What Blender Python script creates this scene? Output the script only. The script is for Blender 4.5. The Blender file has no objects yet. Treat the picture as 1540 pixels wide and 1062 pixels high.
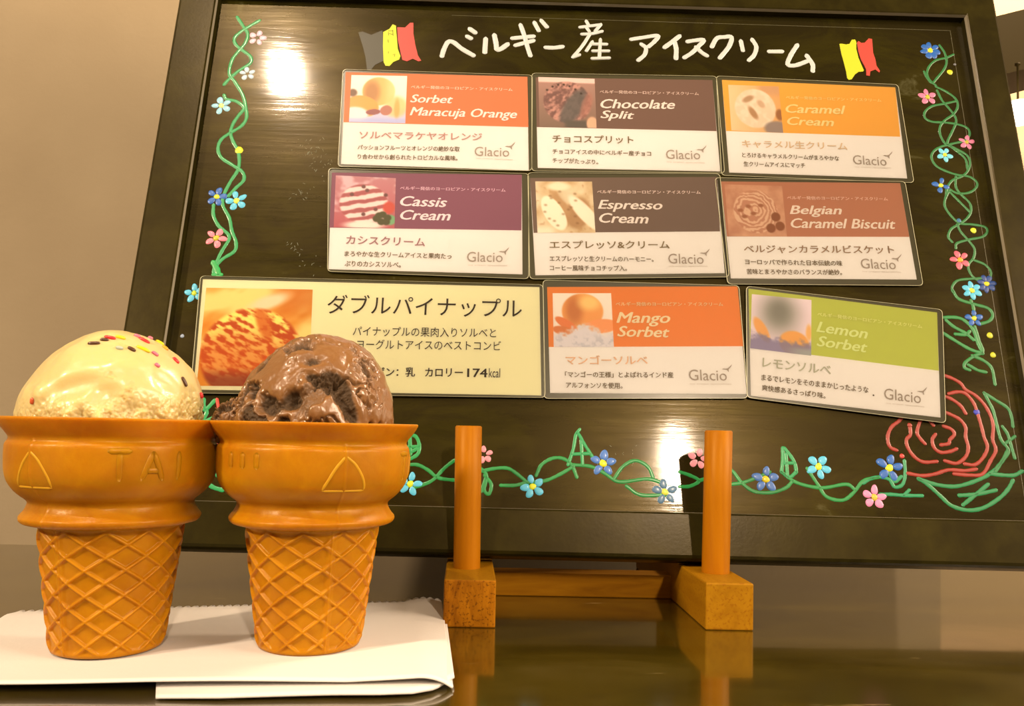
# -*- coding: utf-8 -*-
import bpy, bmesh, math, random
import numpy as np
from mathutils import Vector, Matrix
from mathutils.bvhtree import BVHTree

sc = bpy.context.scene
col = sc.collection

# ------------------------------------------------------------------ camera
F, PX, PY, H = 1250., 770., 585., .075          # focal length (px), optical axis, eye height (m)
def nrm(v): v = np.array(v, float); return v / np.linalg.norm(v)
_up = nrm((.021, 1, -.046)); _ub = nrm((.0227, 1, -.3054))
_rb = np.array((1, -.026, -.0105)); _rb = nrm(_rb - _rb.dot(_ub) * _ub)
_X = nrm(_rb - _rb.dot(_up) * _up); _Y = np.cross(_up, _X)
M = np.array([_X, _Y, _up])                      # camera axes -> world axes
CAM = np.array([0, 0, H])
cd = bpy.data.cameras.new('camera'); cam = bpy.data.objects.new('camera', cd); col.objects.link(cam)
mw = Matrix([list(M[0]) + [0], list(M[1]) + [0], list(M[2]) + [H], [0, 0, 0, 1]])
cam.matrix_world = mw
cd.sensor_width = 36; cd.lens = F / 1540 * 36; cd.shift_y = (PY - 531) / 1540
cd.clip_start = .01; cd.clip_end = 50
sc.camera = cam

# ------------------------------------------------------------------ world, lights, exposure
sc.view_settings.view_transform = 'Standard'; sc.view_settings.look = 'None'
sc.view_settings.gamma = 1; sc.view_settings.use_curve_mapping = False
sc.view_settings.exposure = 0.34
w = bpy.data.worlds.new('room_light'); sc.world = w; w.use_nodes = True
bg = w.node_tree.nodes['Background']; bg.inputs[0].default_value = (1.0, .60, .26, 1); bg.inputs[1].default_value = .22

def ray(x, y): return M @ np.array([(x - PX) / F, (PY - y) / F, -1.])
def on_z(x, y, z=0.): d = ray(x, y); return CAM + d * (z - H) / d[2]
def at(px, Y, z):                                # world point of depth Y, height z seen in column px
    lo, hi = -2., 2.
    for _ in range(50):
        m = (lo + hi) / 2; q = M.T @ (np.array([m, Y, z]) - CAM)
        if PX + F * q[0] / -q[2] < px: lo = m
        else: hi = m
    return np.array([lo, Y, z])
R, U = M @ _rb, M @ _ub; N = np.cross(R, U)      # board axes, N towards the camera
RAIL_Z = .0177
P0 = on_z(900, 840, RAIL_Z + .0034)                      # bottom line of the frame's front face
PB = P0 - N * .005                               # the writing surface lies 5 mm behind it
def on_b(x, y, h=0.):                            # board coordinates (across, up) of a picture point
    o = PB + N * h; d = ray(x, y); t = N.dot(o - CAM) / N.dot(d); q = CAM + d * t - o
    return np.array([q.dot(R), q.dot(U)])
def bw(a, b, h=0.): return PB + R * a + U * b + N * h

def area(name, loc, target, sx, sy, power, color, shape='RECTANGLE'):
    l = bpy.data.lights.new(name, 'AREA'); l.shape = shape; l.size = sx; l.size_y = sy
    l.energy = power; l.color = color
    o = bpy.data.objects.new(name, l); col.objects.link(o)
    o.location = Vector(loc); o.rotation_euler = (Vector(target) - Vector(loc)).to_track_quat('-Z', 'Y').to_euler()
    return o
def mirror_dir(x, y):
    d = nrm(ray(x, y)); return d - 2 * d.dot(N) * N
WARM = (1.0, .755, .53)
pa = bw(*on_b(430, 112)); da = mirror_dir(430, 112)
area('ceiling_lamp', pa + da * 1.5, pa, .052, .052, 10.0, (1.0, .77, .55), 'DISK')
pb = bw(*on_b(1018, 702)); db = mirror_dir(1018, 702)
area('front_lamp', pb + db * 2.0, pb, .05, .17, 17.0, (1.0, .77, .54))
tgt = np.array([-.1, .27, .04])
area('side_lamp', tgt + nrm((-.76, -.64, .56)) * 2.8, tgt, .17, .17, 68.0, (1.0, .74, .49), 'DISK')
area('left_fill', (-1.25, -.75, .9), (.0, .35, .12), .8, .8, 2.0, WARM)  # added soft fill from the left, no visible source
area('right_fill', (1.5, -.45, .8), (.1, .35, .12), .6, .6, 24.0, WARM)  # added soft fill from the right, lifts the cards
area('gap_fill', (1.5, .12, .55), (.1, .5, .06), .4, .4, 9.0, WARM)  # added fill that brightens the wall behind the board
area('far_room_lamp', (1.2, 1.0, 1.6), (1.0, 1.6, .5), .5, .5, 48.0, WARM)

_sp = bpy.data.lights.new('wall_spot', 'SPOT'); _sp.energy = 26; _sp.color = (1.0, .72, .46); _sp.spot_size = math.radians(50); _sp.spot_blend = .22; _sp.shadow_soft_size = .01
_so = bpy.data.objects.new('wall_spot', _sp); col.objects.link(_so); _so.location = (-.6, -.2, .9)
_so.rotation_euler = (Vector((-.3, .495, .72)) - Vector((-.6, -.2, .9))).to_track_quat('-Z', 'Y').to_euler()

# ------------------------------------------------------------------ colour and materials
def lin(c):
    c = np.asarray(c, float) / 255.
    return np.where(c <= .04045, c / 12.92, ((c + .055) / 1.055) ** 2.4)
ILL = np.array([1.0, .76, .53])
def alb(r, g, b): return np.clip(lin((r, g, b)) / ILL, .002, .92)   # surface colour of a thing seen under the warm lamps
TINT = (1, .74, .30, 1)
def mat(name, c, rough=.5, spec=.5, coat=0, coat_rough=.05, sss=0, sss_r=(.004, .002, .001), metal=0):
    m = bpy.data.materials.new(name); m.use_nodes = True
    b = m.node_tree.nodes['Principled BSDF']
    b.inputs['Base Color'].default_value = (*[float(v) for v in c], 1)
    b.inputs['Roughness'].default_value = rough; b.inputs['Specular IOR Level'].default_value = spec
    if spec < .3: b.inputs['Specular Tint'].default_value = TINT
    b.inputs['Coat Weight'].default_value = coat; b.inputs['Coat Roughness'].default_value = coat_rough
    b.inputs['Metallic'].default_value = metal
    if sss:
        b.inputs['Subsurface Weight'].default_value = sss; b.inputs['Subsurface Radius'].default_value = sss_r
        b.inputs['Subsurface Scale'].default_value = 1.0
    return m
def nodes(m): return m.node_tree.nodes, m.node_tree.links, m.node_tree.nodes['Principled BSDF']
def noise(m, scale, detail=4, rough=.5, stretch=(1, 1, 1), dist=0., rot=(0, 0, 0)):
    n, l, b = nodes(m)
    tc = n.new('ShaderNodeTexCoord'); mp = n.new('ShaderNodeMapping'); mp.inputs['Scale'].default_value = stretch
    mp.inputs['Rotation'].default_value = rot
    t = n.new('ShaderNodeTexNoise'); t.inputs['Scale'].default_value = scale; t.inputs['Detail'].default_value = detail
    t.inputs['Roughness'].default_value = rough; t.inputs['Distortion'].default_value = dist
    l.new(tc.outputs['Object'], mp.inputs[0]); l.new(mp.outputs[0], t.inputs['Vector'])
    return t.outputs['Fac']
def ramp(m, fac, stops):
    n, l, b = nodes(m); r = n.new('ShaderNodeValToRGB'); e = r.color_ramp.elements
    while len(e) > 2: e.remove(e[-1])
    for i, (p, c) in enumerate(stops):
        k = e[i] if i < 2 else e.new(p)
        k.position = p; k.color = (*[float(v) for v in c], 1) if hasattr(c, '__len__') else (c, c, c, 1)
    l.new(fac, r.inputs[0]); return r.outputs[0]
def bump(m, fac, strength, dist):
    n, l, b = nodes(m); k = n.new('ShaderNodeBump'); k.inputs['Strength'].default_value = strength
    k.inputs['Distance'].default_value = dist; l.new(fac, k.inputs['Height'])
    if b.inputs['Normal'].is_linked: l.new(b.inputs['Normal'].links[0].from_socket, k.inputs['Normal'])
    l.new(k.outputs[0], b.inputs['Normal']); l.new(k.outputs[0], b.inputs['Coat Normal'])
def mixc(m, fac, a, b_, mode='MIX'):
    n, l, b = nodes(m); x = n.new('ShaderNodeMix'); x.data_type = 'RGBA'; x.blend_type = mode
    if isinstance(fac, float): x.inputs[0].default_value = fac
    else: l.new(fac, x.inputs[0])
    for s, v in ((6, a), (7, b_)):
        if hasattr(v, 'node'): l.new(v, x.inputs[s])
        else: x.inputs[s].default_value = (*[float(q) for q in v], 1)
    return x.outputs[2]
def base(m, out): n, l, b = nodes(m); l.new(out, b.inputs['Base Color'])
def roughl(m, out): n, l, b = nodes(m); l.new(out, b.inputs['Roughness'])

_mc = {}
def paint(c, rough=.45, coat=.15):
    k = (tuple(c), rough, coat)
    if k not in _mc: _mc[k] = mat('paint_%d_%d_%d' % tuple(c), alb(*c) * (.68 if rough < .5 else 1.), rough, .45, coat, .14)
    return _mc[k]

m_wall = mat('wall_plaster', alb(140, 112, 80), .75, .2)
f = noise(m_wall, 9, 5); base(m_wall, ramp(m_wall, f, [(.3, alb(130, 104, 72)), (.75, alb(141, 114, 80))]))
g = noise(m_wall, 260, 4); bump(m_wall, g, .35, .0004)
s_ = noise(m_wall, 55, 2, .5, (1, 1, .5)); n_, l_, b_ = nodes(m_wall)
base(m_wall, mixc(m_wall, ramp(m_wall, s_, [(.74, 0.), (.80, .55)]), b_.inputs['Base Color'].links[0].from_socket, alb(120, 92, 62)))

m_table = mat('dark_counter', (.060, .047, .022), .16, .7, .8, .06)
f = noise(m_table, 14, 6, .6, (1, 2.2, 1), .6)
base(m_table, ramp(m_table, f, [(.35, (.026, .018, .001)), (.6, (.046, .033, .003)), (.8, (.07, .052, .012))]))
f2 = noise(m_table, 40, 5, .7, (.35, 3, 1), .5)
fs = ramp(m_table, f2, [(.655, 0.), (.70, 1.)])
n_, l_, b_ = nodes(m_table)
base(m_table, mixc(m_table, fs, b_.inputs['Base Color'].links[0].from_socket, (.20, .15, .06)))
roughl(m_table, ramp(m_table, noise(m_table, 22, 4), [(.3, .09), (.7, .20)]))
bump(m_table, noise(m_table, 60, 3, .5, (.5, 1, 1)), .06, .0004)

m_board = mat('black_board', alb(44, 37, 12), .30, .15, .32, .075)
sm = noise(m_board, 16, 7, .7, (1, 1, 2.2), 1.2)
base(m_board, ramp(m_board, sm, [(.45, alb(26, 19, 0)), (.66, alb(38, 30, 2)), (.82, alb(80, 70, 40))]))
roughl(m_board, ramp(m_board, noise(m_board, 24, 6, .7, (.5, 1, 3)), [(.3, .22), (.7, .36)]))
bump(m_board, noise(m_board, 90, 5, .6, (.12, 1, 2.5)), .13, .0004)
m_frame = mat('black_frame', alb(46, 38, 14), .34, .12, .10, .22)
base(m_frame, ramp(m_frame, noise(m_frame, 60, 5, .65), [(.4, alb(28, 21, 0)), (.75, alb(42, 33, 6))]))
bump(m_frame, noise(m_frame, 700, 3), .10, .0002)
m_lip = mat('frame_lip', (.22, .20, .15), .3, .6)
m_back = mat('board_backing', (.10, .07, .04), .8)

def wood(name, c1, c2, stretch, scale=60, rough=.5, pores=None):
    m = mat(name, c1, rough, .2)
    f = noise(m, scale, 5, .6, stretch, 1.0)
    o = ramp(m, f, [(.35, c1), (.68, c2)])
    if pores is not None:
        v = noise(m, 900, 2, .5); o = mixc(m, ramp(m, v, [(.56, 0.), (.64, .75)]), o, pores)
    base(m, o); bump(m, f, .15, .0004); return m
m_post = wood('dowel_wood', alb(154, 84, 2), alb(142, 74, 1), (6, 6, .5), 40, .42)
m_endgrain = wood('end_grain_wood', alb(172, 98, 8), alb(122, 62, 3), (4, .6, 1.2), 40, .55, alb(92, 44, 2))
m_block = wood('block_wood', alb(142, 88, 6), alb(126, 74, 2), (3, .4, 3), 45, .5, alb(122, 66, 2))
m_bar = wood('bar_wood', alb(160, 96, 8), alb(130, 72, 2), (.5, 5, 5), 40, .5)

m_wafer = mat('wafer', alb(206, 118, 6), .42, .25, .10, .25, .40, (.008, .0035, .0006))
f = noise(m_wafer, 70, 5, .6, (1, 1, 1), .5)
base(m_wafer, ramp(m_wafer, f, [(.3, alb(148, 80, 0)), (.7, alb(168, 100, 1))]))
bump(m_wafer, noise(m_wafer, 900, 4, .6), .25, .00025)
m_wafer_hi = mat('wafer_highlight', alb(196, 122, 20), .45, .25, .05, .2, .3, (.008, .004, .001))  # lighter wafer copy, highlight of the raised triangle put into the colour

m_nap = mat('napkin_paper', (.60, .585, .57), .85, .2)
bump(m_nap, noise(m_nap, 700, 4, .6), .3, .0002); bump(m_nap, noise(m_nap, 45, 3, .5), .25, .0015)

def film_mat():
    m = bpy.data.materials.new('clear_film'); m.use_nodes = True
    n, l = m.node_tree.nodes, m.node_tree.links; n.clear()
    o = n.new('ShaderNodeOutputMaterial'); t = n.new('ShaderNodeBsdfTransparent'); t.inputs[0].default_value = (1, 1, 1, 1)
    g = n.new('ShaderNodeBsdfGlossy'); g.inputs['Roughness'].default_value = .09; g.inputs[0].default_value = (1, 1, 1, 1)
    fr = n.new('ShaderNodeFresnel'); fr.inputs[0].default_value = 1.45; mx = n.new('ShaderNodeMixShader')
    l.new(fr.outputs[0], mx.inputs[0]); l.new(t.outputs[0], mx.inputs[1]); l.new(g.outputs[0], mx.inputs[2]); l.new(mx.outputs[0], o.inputs[0])
    tc = n.new('ShaderNodeTexCoord'); ns = n.new('ShaderNodeTexNoise'); ns.inputs['Scale'].default_value = 35
    bp = n.new('ShaderNodeBump'); bp.inputs['Strength'].default_value = .25; bp.inputs['Distance'].default_value = .001
    l.new(tc.outputs['Object'], ns.inputs['Vector']); l.new(ns.outputs[0], bp.inputs['Height']); l.new(bp.outputs[0], g.inputs['Normal'])
    return m
m_film = film_mat()
m_pouch = mat('laminate_margin', alb(88, 76, 44), .3, .5, .4, .1)
m_rimf = mat('laminate_edge', alb(160, 142, 100), .25, .6)
def vcol_mat(name, rough=.5, coat=0.):
    m = mat(name, (1, 1, 1), rough, .4, coat, .1); n, l, b = nodes(m)
    a = n.new('ShaderNodeVertexColor'); a.layer_name = 'Col'; l.new(a.outputs[0], b.inputs['Base Color']); return m
m_print = vcol_mat('printed_picture')

# ------------------------------------------------------------------ mesh helpers
def tagp(o, label=None, cat=None, group=None, kind=None):
    if label: o['label'] = label
    if cat: o['category'] = cat
    if group: o['group'] = group
    if kind: o['kind'] = kind
    return o
def empty(name, loc=(0, 0, 0), label=None, cat=None, group=None):
    o = bpy.data.objects.new(name, None); col.objects.link(o); o.location = Vector(loc); o.empty_display_size = .01
    return tagp(o, label, cat, group)
_W = {}
def obj(name, verts, faces, m, parent=None, smooth=False, mats=None, midx=None):
    me = bpy.data.meshes.new(name); me.from_pydata([tuple(map(float, v)) for v in verts], [], [tuple(map(int, f)) for f in faces]); me.update()
    for x in (mats or [m]): me.materials.append(x)
    if midx is not None: me.polygons.foreach_set('material_index', np.array(midx, dtype=np.int32))
    if smooth: me.polygons.foreach_set('use_smooth', np.ones(len(me.polygons), bool))
    o = bpy.data.objects.new(name, me); col.objects.link(o)
    if parent is not None:
        o.parent = parent; off = world_off(parent)
        me.transform(Matrix.Translation(-off))
    return o
def world_off(p):
    v = Vector((0, 0, 0))
    while p is not None: v += p.location; p = p.parent
    return v
def hexa(c):     # 8 corners: bottom 4 ccw, top 4 ccw
    return list(c), [(0, 3, 2, 1), (4, 5, 6, 7), (0, 1, 5, 4), (1, 2, 6, 5), (2, 3, 7, 6), (3, 0, 4, 7)]
def bevel(o, w=.0008, seg=2):
    b = o.modifiers.new('bevel', 'BEVEL'); b.width = w; b.segments = seg; b.limit_method = 'ANGLE'; return o
def box(name, x0, x1, y0, y1, z0, z1, m, parent=None, bev=0):
    v, f = hexa([(x0, y0, z0), (x1, y0, z0), (x1, y1, z0), (x0, y1, z0), (x0, y0, z1), (x1, y0, z1), (x1, y1, z1), (x0, y1, z1)])
    o = obj(name, v, f, m, parent)
    if bev: bevel(o, bev)
    return o
def bbox_b(name, pts, h0, h1, m, parent=None, bev=0):   # prism on the board: pts (a,b) ccw, from h0 to h1 along N
    k = len(pts); v = [bw(a, b, h0) for a, b in pts] + [bw(a, b, h1) for a, b in pts]
    f = [tuple(range(k, 2 * k)), tuple(range(k - 1, -1, -1))] + [(i, (i + 1) % k, k + (i + 1) % k, k + i) for i in range(k)]
    o = obj(name, v, f, m, parent)
    if bev: bevel(o, bev)
    return o
def catmull(p, n=6):
    p = [np.array(q, float) for q in p]
    if len(p) < 3: return p
    e = [2 * p[0] - p[1]] + p + [2 * p[-1] - p[-2]]; out = []
    for i in range(1, len(e) - 2):
        for k in range(n):
            t = k / n; a, b, c, d = e[i - 1], e[i], e[i + 1], e[i + 2]
            out.append(.5 * ((2 * b) + (c - a) * t + (2 * a - 5 * b + 4 * c - d) * t * t + (3 * b - 3 * c + d - a) * t ** 3))
    out.append(p[-1]); return out
rng = random.Random(5)
class Strokes:          # raised brush and marker strokes lying on the board
    def __init__(s): s.v = []; s.f = []
    def stroke(s, pts, w, h=.00025, smooth=True, wob=.12):   # pts in board coordinates
        p = catmull(pts, 6) if smooth else [np.array(q, float) for q in pts]
        q = [p[0]]
        for a in p[1:]:
            if np.linalg.norm(a - q[-1]) > w * .15: q.append(a)
        if len(q) < 2: q = [p[0], p[0] + np.array([w * .3, 0])]
        p = q; rows = []
        d0 = p[0] - p[1]; d0 = d0 / np.linalg.norm(d0); d1 = p[-1] - p[-2]; d1 = d1 / np.linalg.norm(d1)
        path = [(p[0] + d0 * w * .5, .15), (p[0] + d0 * w * .38, .62), (p[0] + d0 * w * .2, .9)] + [(a, 1.) for a in p] + \
               [(p[-1] + d1 * w * .2, .9), (p[-1] + d1 * w * .38, .62), (p[-1] + d1 * w * .5, .15)]
        ph = rng.random() * 9
        for i, (a, k) in enumerate(path):
            a0 = path[max(0, i - 1)][0]; a1 = path[min(len(path) - 1, i + 1)][0]; t = a1 - a0; t = t / (np.linalg.norm(t) + 1e-12)
            nn = np.array([-t[1], t[0]]); ww = w * k * (1 + wob * math.sin(i * .9 + ph) * .5 + wob * math.sin(i * 2.3 + ph) * .5) / 2
            base_i = len(s.v)
            for u, hh in ((-1, 0), (-.8, .7), (-.35, 1), (.35, 1), (.8, .7), (1, 0)):
                s.v.append(bw(*(a + nn * ww * u), h * hh + .00002))
            rows.append(base_i)
        for a, b in zip(rows[:-1], rows[1:]):
            for j in range(5): s.f.append((a + j + 1, a + j, b + j, b + j + 1))
    def blob(s, c, rx, ry, ang=0, h=.0003, n=14):
        k = len(s.v); ca, sa = math.cos(ang), math.sin(ang); ph = rng.random() * 6
        for ring, hh in ((1, 0), (.85, .7), (.45, 1)):
            for i in range(n):
                t = 2 * math.pi * i / n; wv = 1 + .06 * math.sin(3 * t + ph); x, y = rx * ring * wv * math.cos(t), ry * ring * wv * math.sin(t)
                s.v.append(bw(c[0] + x * ca - y * sa, c[1] + x * sa + y * ca, h * hh + .00002))
        s.v.append(bw(c[0], c[1], h + .00002))
        for r in range(2):
            for i in range(n): s.f.append((k + r * n + i, k + r * n + (i + 1) % n, k + (r + 1) * n + (i + 1) % n, k + (r + 1) * n + i))
        for i in range(n): s.f.append((k + 2 * n + i, k + 2 * n + (i + 1) % n, k + 3 * n))
    def build(s, name, m, parent, label=None):
        o = obj(name, s.v, s.f, m, parent, True)
        if label: o['label'] = label
        return o
MM = .00031             # one picture pixel on the board, in metres (board scale)
def zb(s, ox, oy):      # maps points read off an enlarged view to board coordinates
    return lambda pts: [on_b(ox + x / s, oy + y / s) for x, y in pts]

# value noise for modelling
def vnoise(p, seed=0):
    p = np.asarray(p, float); i = np.floor(p).astype(np.int64); f = p - i; f = f * f * (3 - 2 * f)
    def h(a):
        n = (a[..., 0] * 73856093) ^ (a[..., 1] * 19349663) ^ (a[..., 2] * 83492791) ^ (seed * 2654435761)
        n = (n ^ (n >> 13)) * 1274126177 & 0x7fffffff; n = (n ^ (n >> 16)) * 668265263 & 0x7fffffff
        return (n & 0xffff) / 65535.
    r = 0
    for dx in (0, 1):
        for dy in (0, 1):
            for dz in (0, 1):
                wgt = (f[..., 0] if dx else 1 - f[..., 0]) * (f[..., 1] if dy else 1 - f[..., 1]) * (f[..., 2] if dz else 1 - f[..., 2])
                r = r + wgt * h(i + np.array([dx, dy, dz]))
    return r
def fbm(p, oct=4, seed=0):
    r = 0; a = .5; t = 0
    for k in range(oct): r = r + a * vnoise(p * 2 ** k, seed + k); t += a; a *= .5
    return r / t
def sstep(a, b, x): t = np.clip((x - a) / (b - a), 0, 1); return t * t * (3 - 2 * t)

# ------------------------------------------------------------------ the setting
wy = .495
o = box('wall_back', -1.6, .262, wy, wy + .06, -.02, 1.9, m_wall); tagp(o, 'beige plaster wall behind the chalkboard, meeting the dark counter', kind='structure')
m_far = mat('far_wall_paint', alb(190, 146, 98), .7); m_dark = mat('dark_beam_wood', alb(36, 26, 8), .6, .1)
m_lower = mat('lower_wall_brown', alb(150, 118, 74), .6)
fy = 1.7
o = box('wall_right', .2, 3.2, fy, fy + .05, .31, 1.9, m_far); tagp(o, 'lit beige wall of the room beyond, right of the chalkboard', kind='structure')
o = box('baseboard_right', .2, 3.2, fy - .02, fy + .05, -.6, .31, m_lower); tagp(o, 'brown lower wall of the room beyond', kind='structure')
# dark beam across the far room, seen beside the top right corner of the frame
far_pt = lambda x, y: CAM + ray(x, y) * (1.35 / ray(x, y)[1])
a1, a2, b1, b2 = far_pt(1380, 54), far_pt(2100, -126), far_pt(1380, 146), far_pt(2100, -44)
v, fc = hexa([(b1[0], 1.35, b1[2]), (b2[0], 1.35, b2[2]), (b2[0], 1.5, b2[2]), (b1[0], 1.5, b1[2]),
              (a1[0], 1.35, a1[2]), (a2[0], 1.35, a2[2]), (a2[0], 1.5, a2[2]), (a1[0], 1.5, a1[2])])
o = obj('trim_1', v, fc, m_dark); tagp(o, 'dark wooden beam across the room beyond', kind='structure')

o = box('counter_top', -1.6, 1.6, -.6, wy, -.04, 0, m_table)
tagp(o, 'dark glossy counter top that the cones and the chalkboard stand stand on', 'counter')
# lamp in the far room
lp = CAM + ray(1531, 172) * (1.25 / ray(1531, 172)[1])
lamp = empty('wall_lamp', lp, 'small glowing lamp in the room beyond the right edge of the chalkboard', 'lamp')
m_glow = mat('lamp_glass', (1, .9, .7), .4); n_, l_, b_ = nodes(m_glow)
b_.inputs['Emission Color'].default_value = (1, .82, .55, 1); b_.inputs['Emission Strength'].default_value = 5
def lathe(name, prof, c, m, parent=None, seg=48, smooth=True, close=False):
    v, fcs = [], []; k = len(prof)
    for i in range(seg):
        t = 2 * math.pi * i / seg
        for r, z in prof: v.append((c[0] + r * math.cos(t), c[1] + r * math.sin(t), c[2] + z))
    for i in range(seg):
        for j in range(k - 1):
            a, b = i * k + j, ((i + 1) % seg) * k + j
            fcs.append((a, b, b + 1, a + 1))
    return obj(name, v, fcs, m, parent, smooth)
lathe('lamp_shade', [(.0005, -.012), (.022, -.012), (.03, -.006), (.034, .004), (.030, .012), (.016, .018), (.0005, .02)], lp, m_glow, lamp, 32)
lathe('lamp_stem', [(.0005, .018), (.0016, .018), (.0016, .075), (.004, .077), (.004, .08), (.0005, .08)], lp, m_dark, lamp, 16)

# ------------------------------------------------------------------ stand
base_l = at(706, .315, 0)
stand = empty('display_stand', (.04, .38, 0), 'light wooden display stand with two blocks and round pegs holding the chalkboard', 'stand')
xl0, xl1 = -.0205, -.0010
def skewbox(name, x0, x1, y0, y1, z0, z1, dx, m, parent, front=None):
    v, f = hexa([(x0, y0, z0), (x1, y0, z0), (x1 + dx, y1, z0), (x0 + dx, y1, z0), (x0, y0, z1), (x1, y0, z1), (x1 + dx, y1, z1), (x0 + dx, y1, z1)])
    if front: o = obj(name, v, f, m, parent, mats=[m, front], midx=[0, 0, 1, 0, 0, 0])
    else: o = obj(name, v, f, m, parent)
    bevel(o, .0006, 2); return o
skewbox('rail_block', xl0, xl1, .3135, .455, 0, RAIL_Z, -.006, m_block, stand, m_endgrain)
skewbox('rail_block', .0783, .0965, .3165, .455, 0, RAIL_Z, -.004, m_block, stand)
skewbox('crossbar', -.006, .084, .3735, .386, .0, .0104, 0, m_bar, stand)
def dowel(name, bx, by, tx, ty, z0, z1, r, parent):
    prof = []; seg = 40; v = []; fcs = []
    rings = [(z0, r), (z0 + .5 * (z1 - z0), r), (z1 - .0005, r), (z1, r - .0005)]
    for z, rr in rings:
        t = (z - z0) / (z1 - z0); cx = bx + (tx - bx) * t; cy = by + (ty - by) * t
        for i in range(seg): a = 2 * math.pi * i / seg; v.append((cx + rr * math.cos(a), cy + rr * math.sin(a), z))
    for k in range(3):
        for i in range(seg): fcs.append((k * seg + i, k * seg + (i + 1) % seg, (k + 1) * seg + (i + 1) % seg, (k + 1) * seg + i))
    fcs.append(tuple(3 * seg + i for i in range(seg)))
    o = obj(name, v, fcs, m_post, parent); o.data.polygons.foreach_set('use_smooth', np.array([True] * (3 * seg) + [False])); return o
pl = .3408; zt = .0752
b0, t0 = at(702, pl, .018), at(704.8, pl, zt); dowel('peg', b0[0], pl, t0[0], pl, RAIL_Z - .001, zt, .00545, stand)
pr = .3408
b0, t0 = at(1076, pr, .018), at(1080.8, pr, zt); dowel('peg', b0[0], pr, t0[0], pr, RAIL_Z - .001, zt + .0002, .0056, stand)
# the longer pegs the board leans on, behind it
for sx in (-.014, .082):
    yb = P0[1] + .013 + (.16 - RAIL_Z) * math.tan(math.atan2(U[1], U[2])) + .0075
    o = dowel('rear_peg', sx, yb, sx, yb, RAIL_Z - .001, .155, .0055, stand)

# ------------------------------------------------------------------ chalkboard
bo = P0 + N * -.008
board = empty('chalkboard', bo, 'black framed menu chalkboard with painted flowers, leaning back on the wooden stand', 'chalkboard')
L_, R_, B_, T_ = -.2215, .2185, .0, .311        # outer frame; opening:
l_i, r_i, b_i, t_i = -.2005, .2005, .0215, .2925
s_ = .3692 / .3624
L_, R_, T_, l_i, r_i, b_i, t_i = [q * P0[1] / .36237 for q in (L_, R_, T_, l_i, r_i, b_i, t_i)]
bbox_b('board_panel', [(L_ + .004, B_ + .004), (R_ - .004, B_ + .004), (R_ - .004, T_ - .004), (L_ + .004, T_ - .004)], -.003, 0, m_board, board)
bbox_b('backing_panel', [(L_ + .006, B_ + .006), (R_ - .006, B_ + .006), (R_ - .006, T_ - .006), (L_ + .006, T_ - .006)], -.0045, -.003, m_back, board)
def frame_rail(p_out0, p_out1, p_in1, p_in0):
    # mitred rail with a flat face, a rounded outer edge and a bevelled lip towards the panel
    O0, O1, I1, I0 = [np.array(q) for q in (p_out0, p_out1, p_in1, p_in0)]
    dirn = lambda a, b: (b - a)
    prof = [(0., -.008), (0., .0015), (.012, .0030), (.05, .0043), (.11, .0050), (.93, .0050), (.965, .0046), (.985, .0030), (1., .0), (1., -.003)]
    v = []; fcs = []
    for t, h in prof:
        a = O0 + (I0 - O0) * t; b = O1 + (I1 - O1) * t
        v += [bw(a[0], a[1], h), bw(b[0], b[1], h)]
    k = len(prof)
    for i in range(k - 1): fcs.append((2 * i, 2 * i + 1, 2 * i + 3, 2 * i + 2))
    fcs.append((0, 2 * k - 2, 2 * k - 1, 1)); fcs.append(tuple(2 * i for i in range(k))); fcs.append(tuple(2 * i + 1 for i in reversed(range(k))))
    mi = [0] * (k - 1) + [0, 0, 0]; mi[6] = 1
    return obj('frame_rail', v, fcs, m_frame, board, mats=[m_frame, m_lip], midx=mi)
g_ = .0002
frame_rail((L_, B_), (R_, B_), (r_i, b_i), (l_i, b_i))
frame_rail((R_, B_), (R_, T_), (r_i, t_i), (r_i, b_i))
frame_rail((R_, T_), (L_, T_), (l_i, t_i), (r_i, t_i))
frame_rail((L_, T_), (L_, B_), (l_i, b_i), (l_i, t_i))
# thin groove line painted round the panel, inside the frame
gl = Strokes()
for x in (r_i - .0062,): gl.stroke([(x, b_i + .004), (x, t_i - .006)], .0003, .00008, False, 0)
gl.stroke([(l_i + .12, t_i - .0055), (r_i - .006, t_i - .0055)], .0003, .00008, False, 0)
gl.build('groove_line', paint((82, 70, 36)), board)

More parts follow.
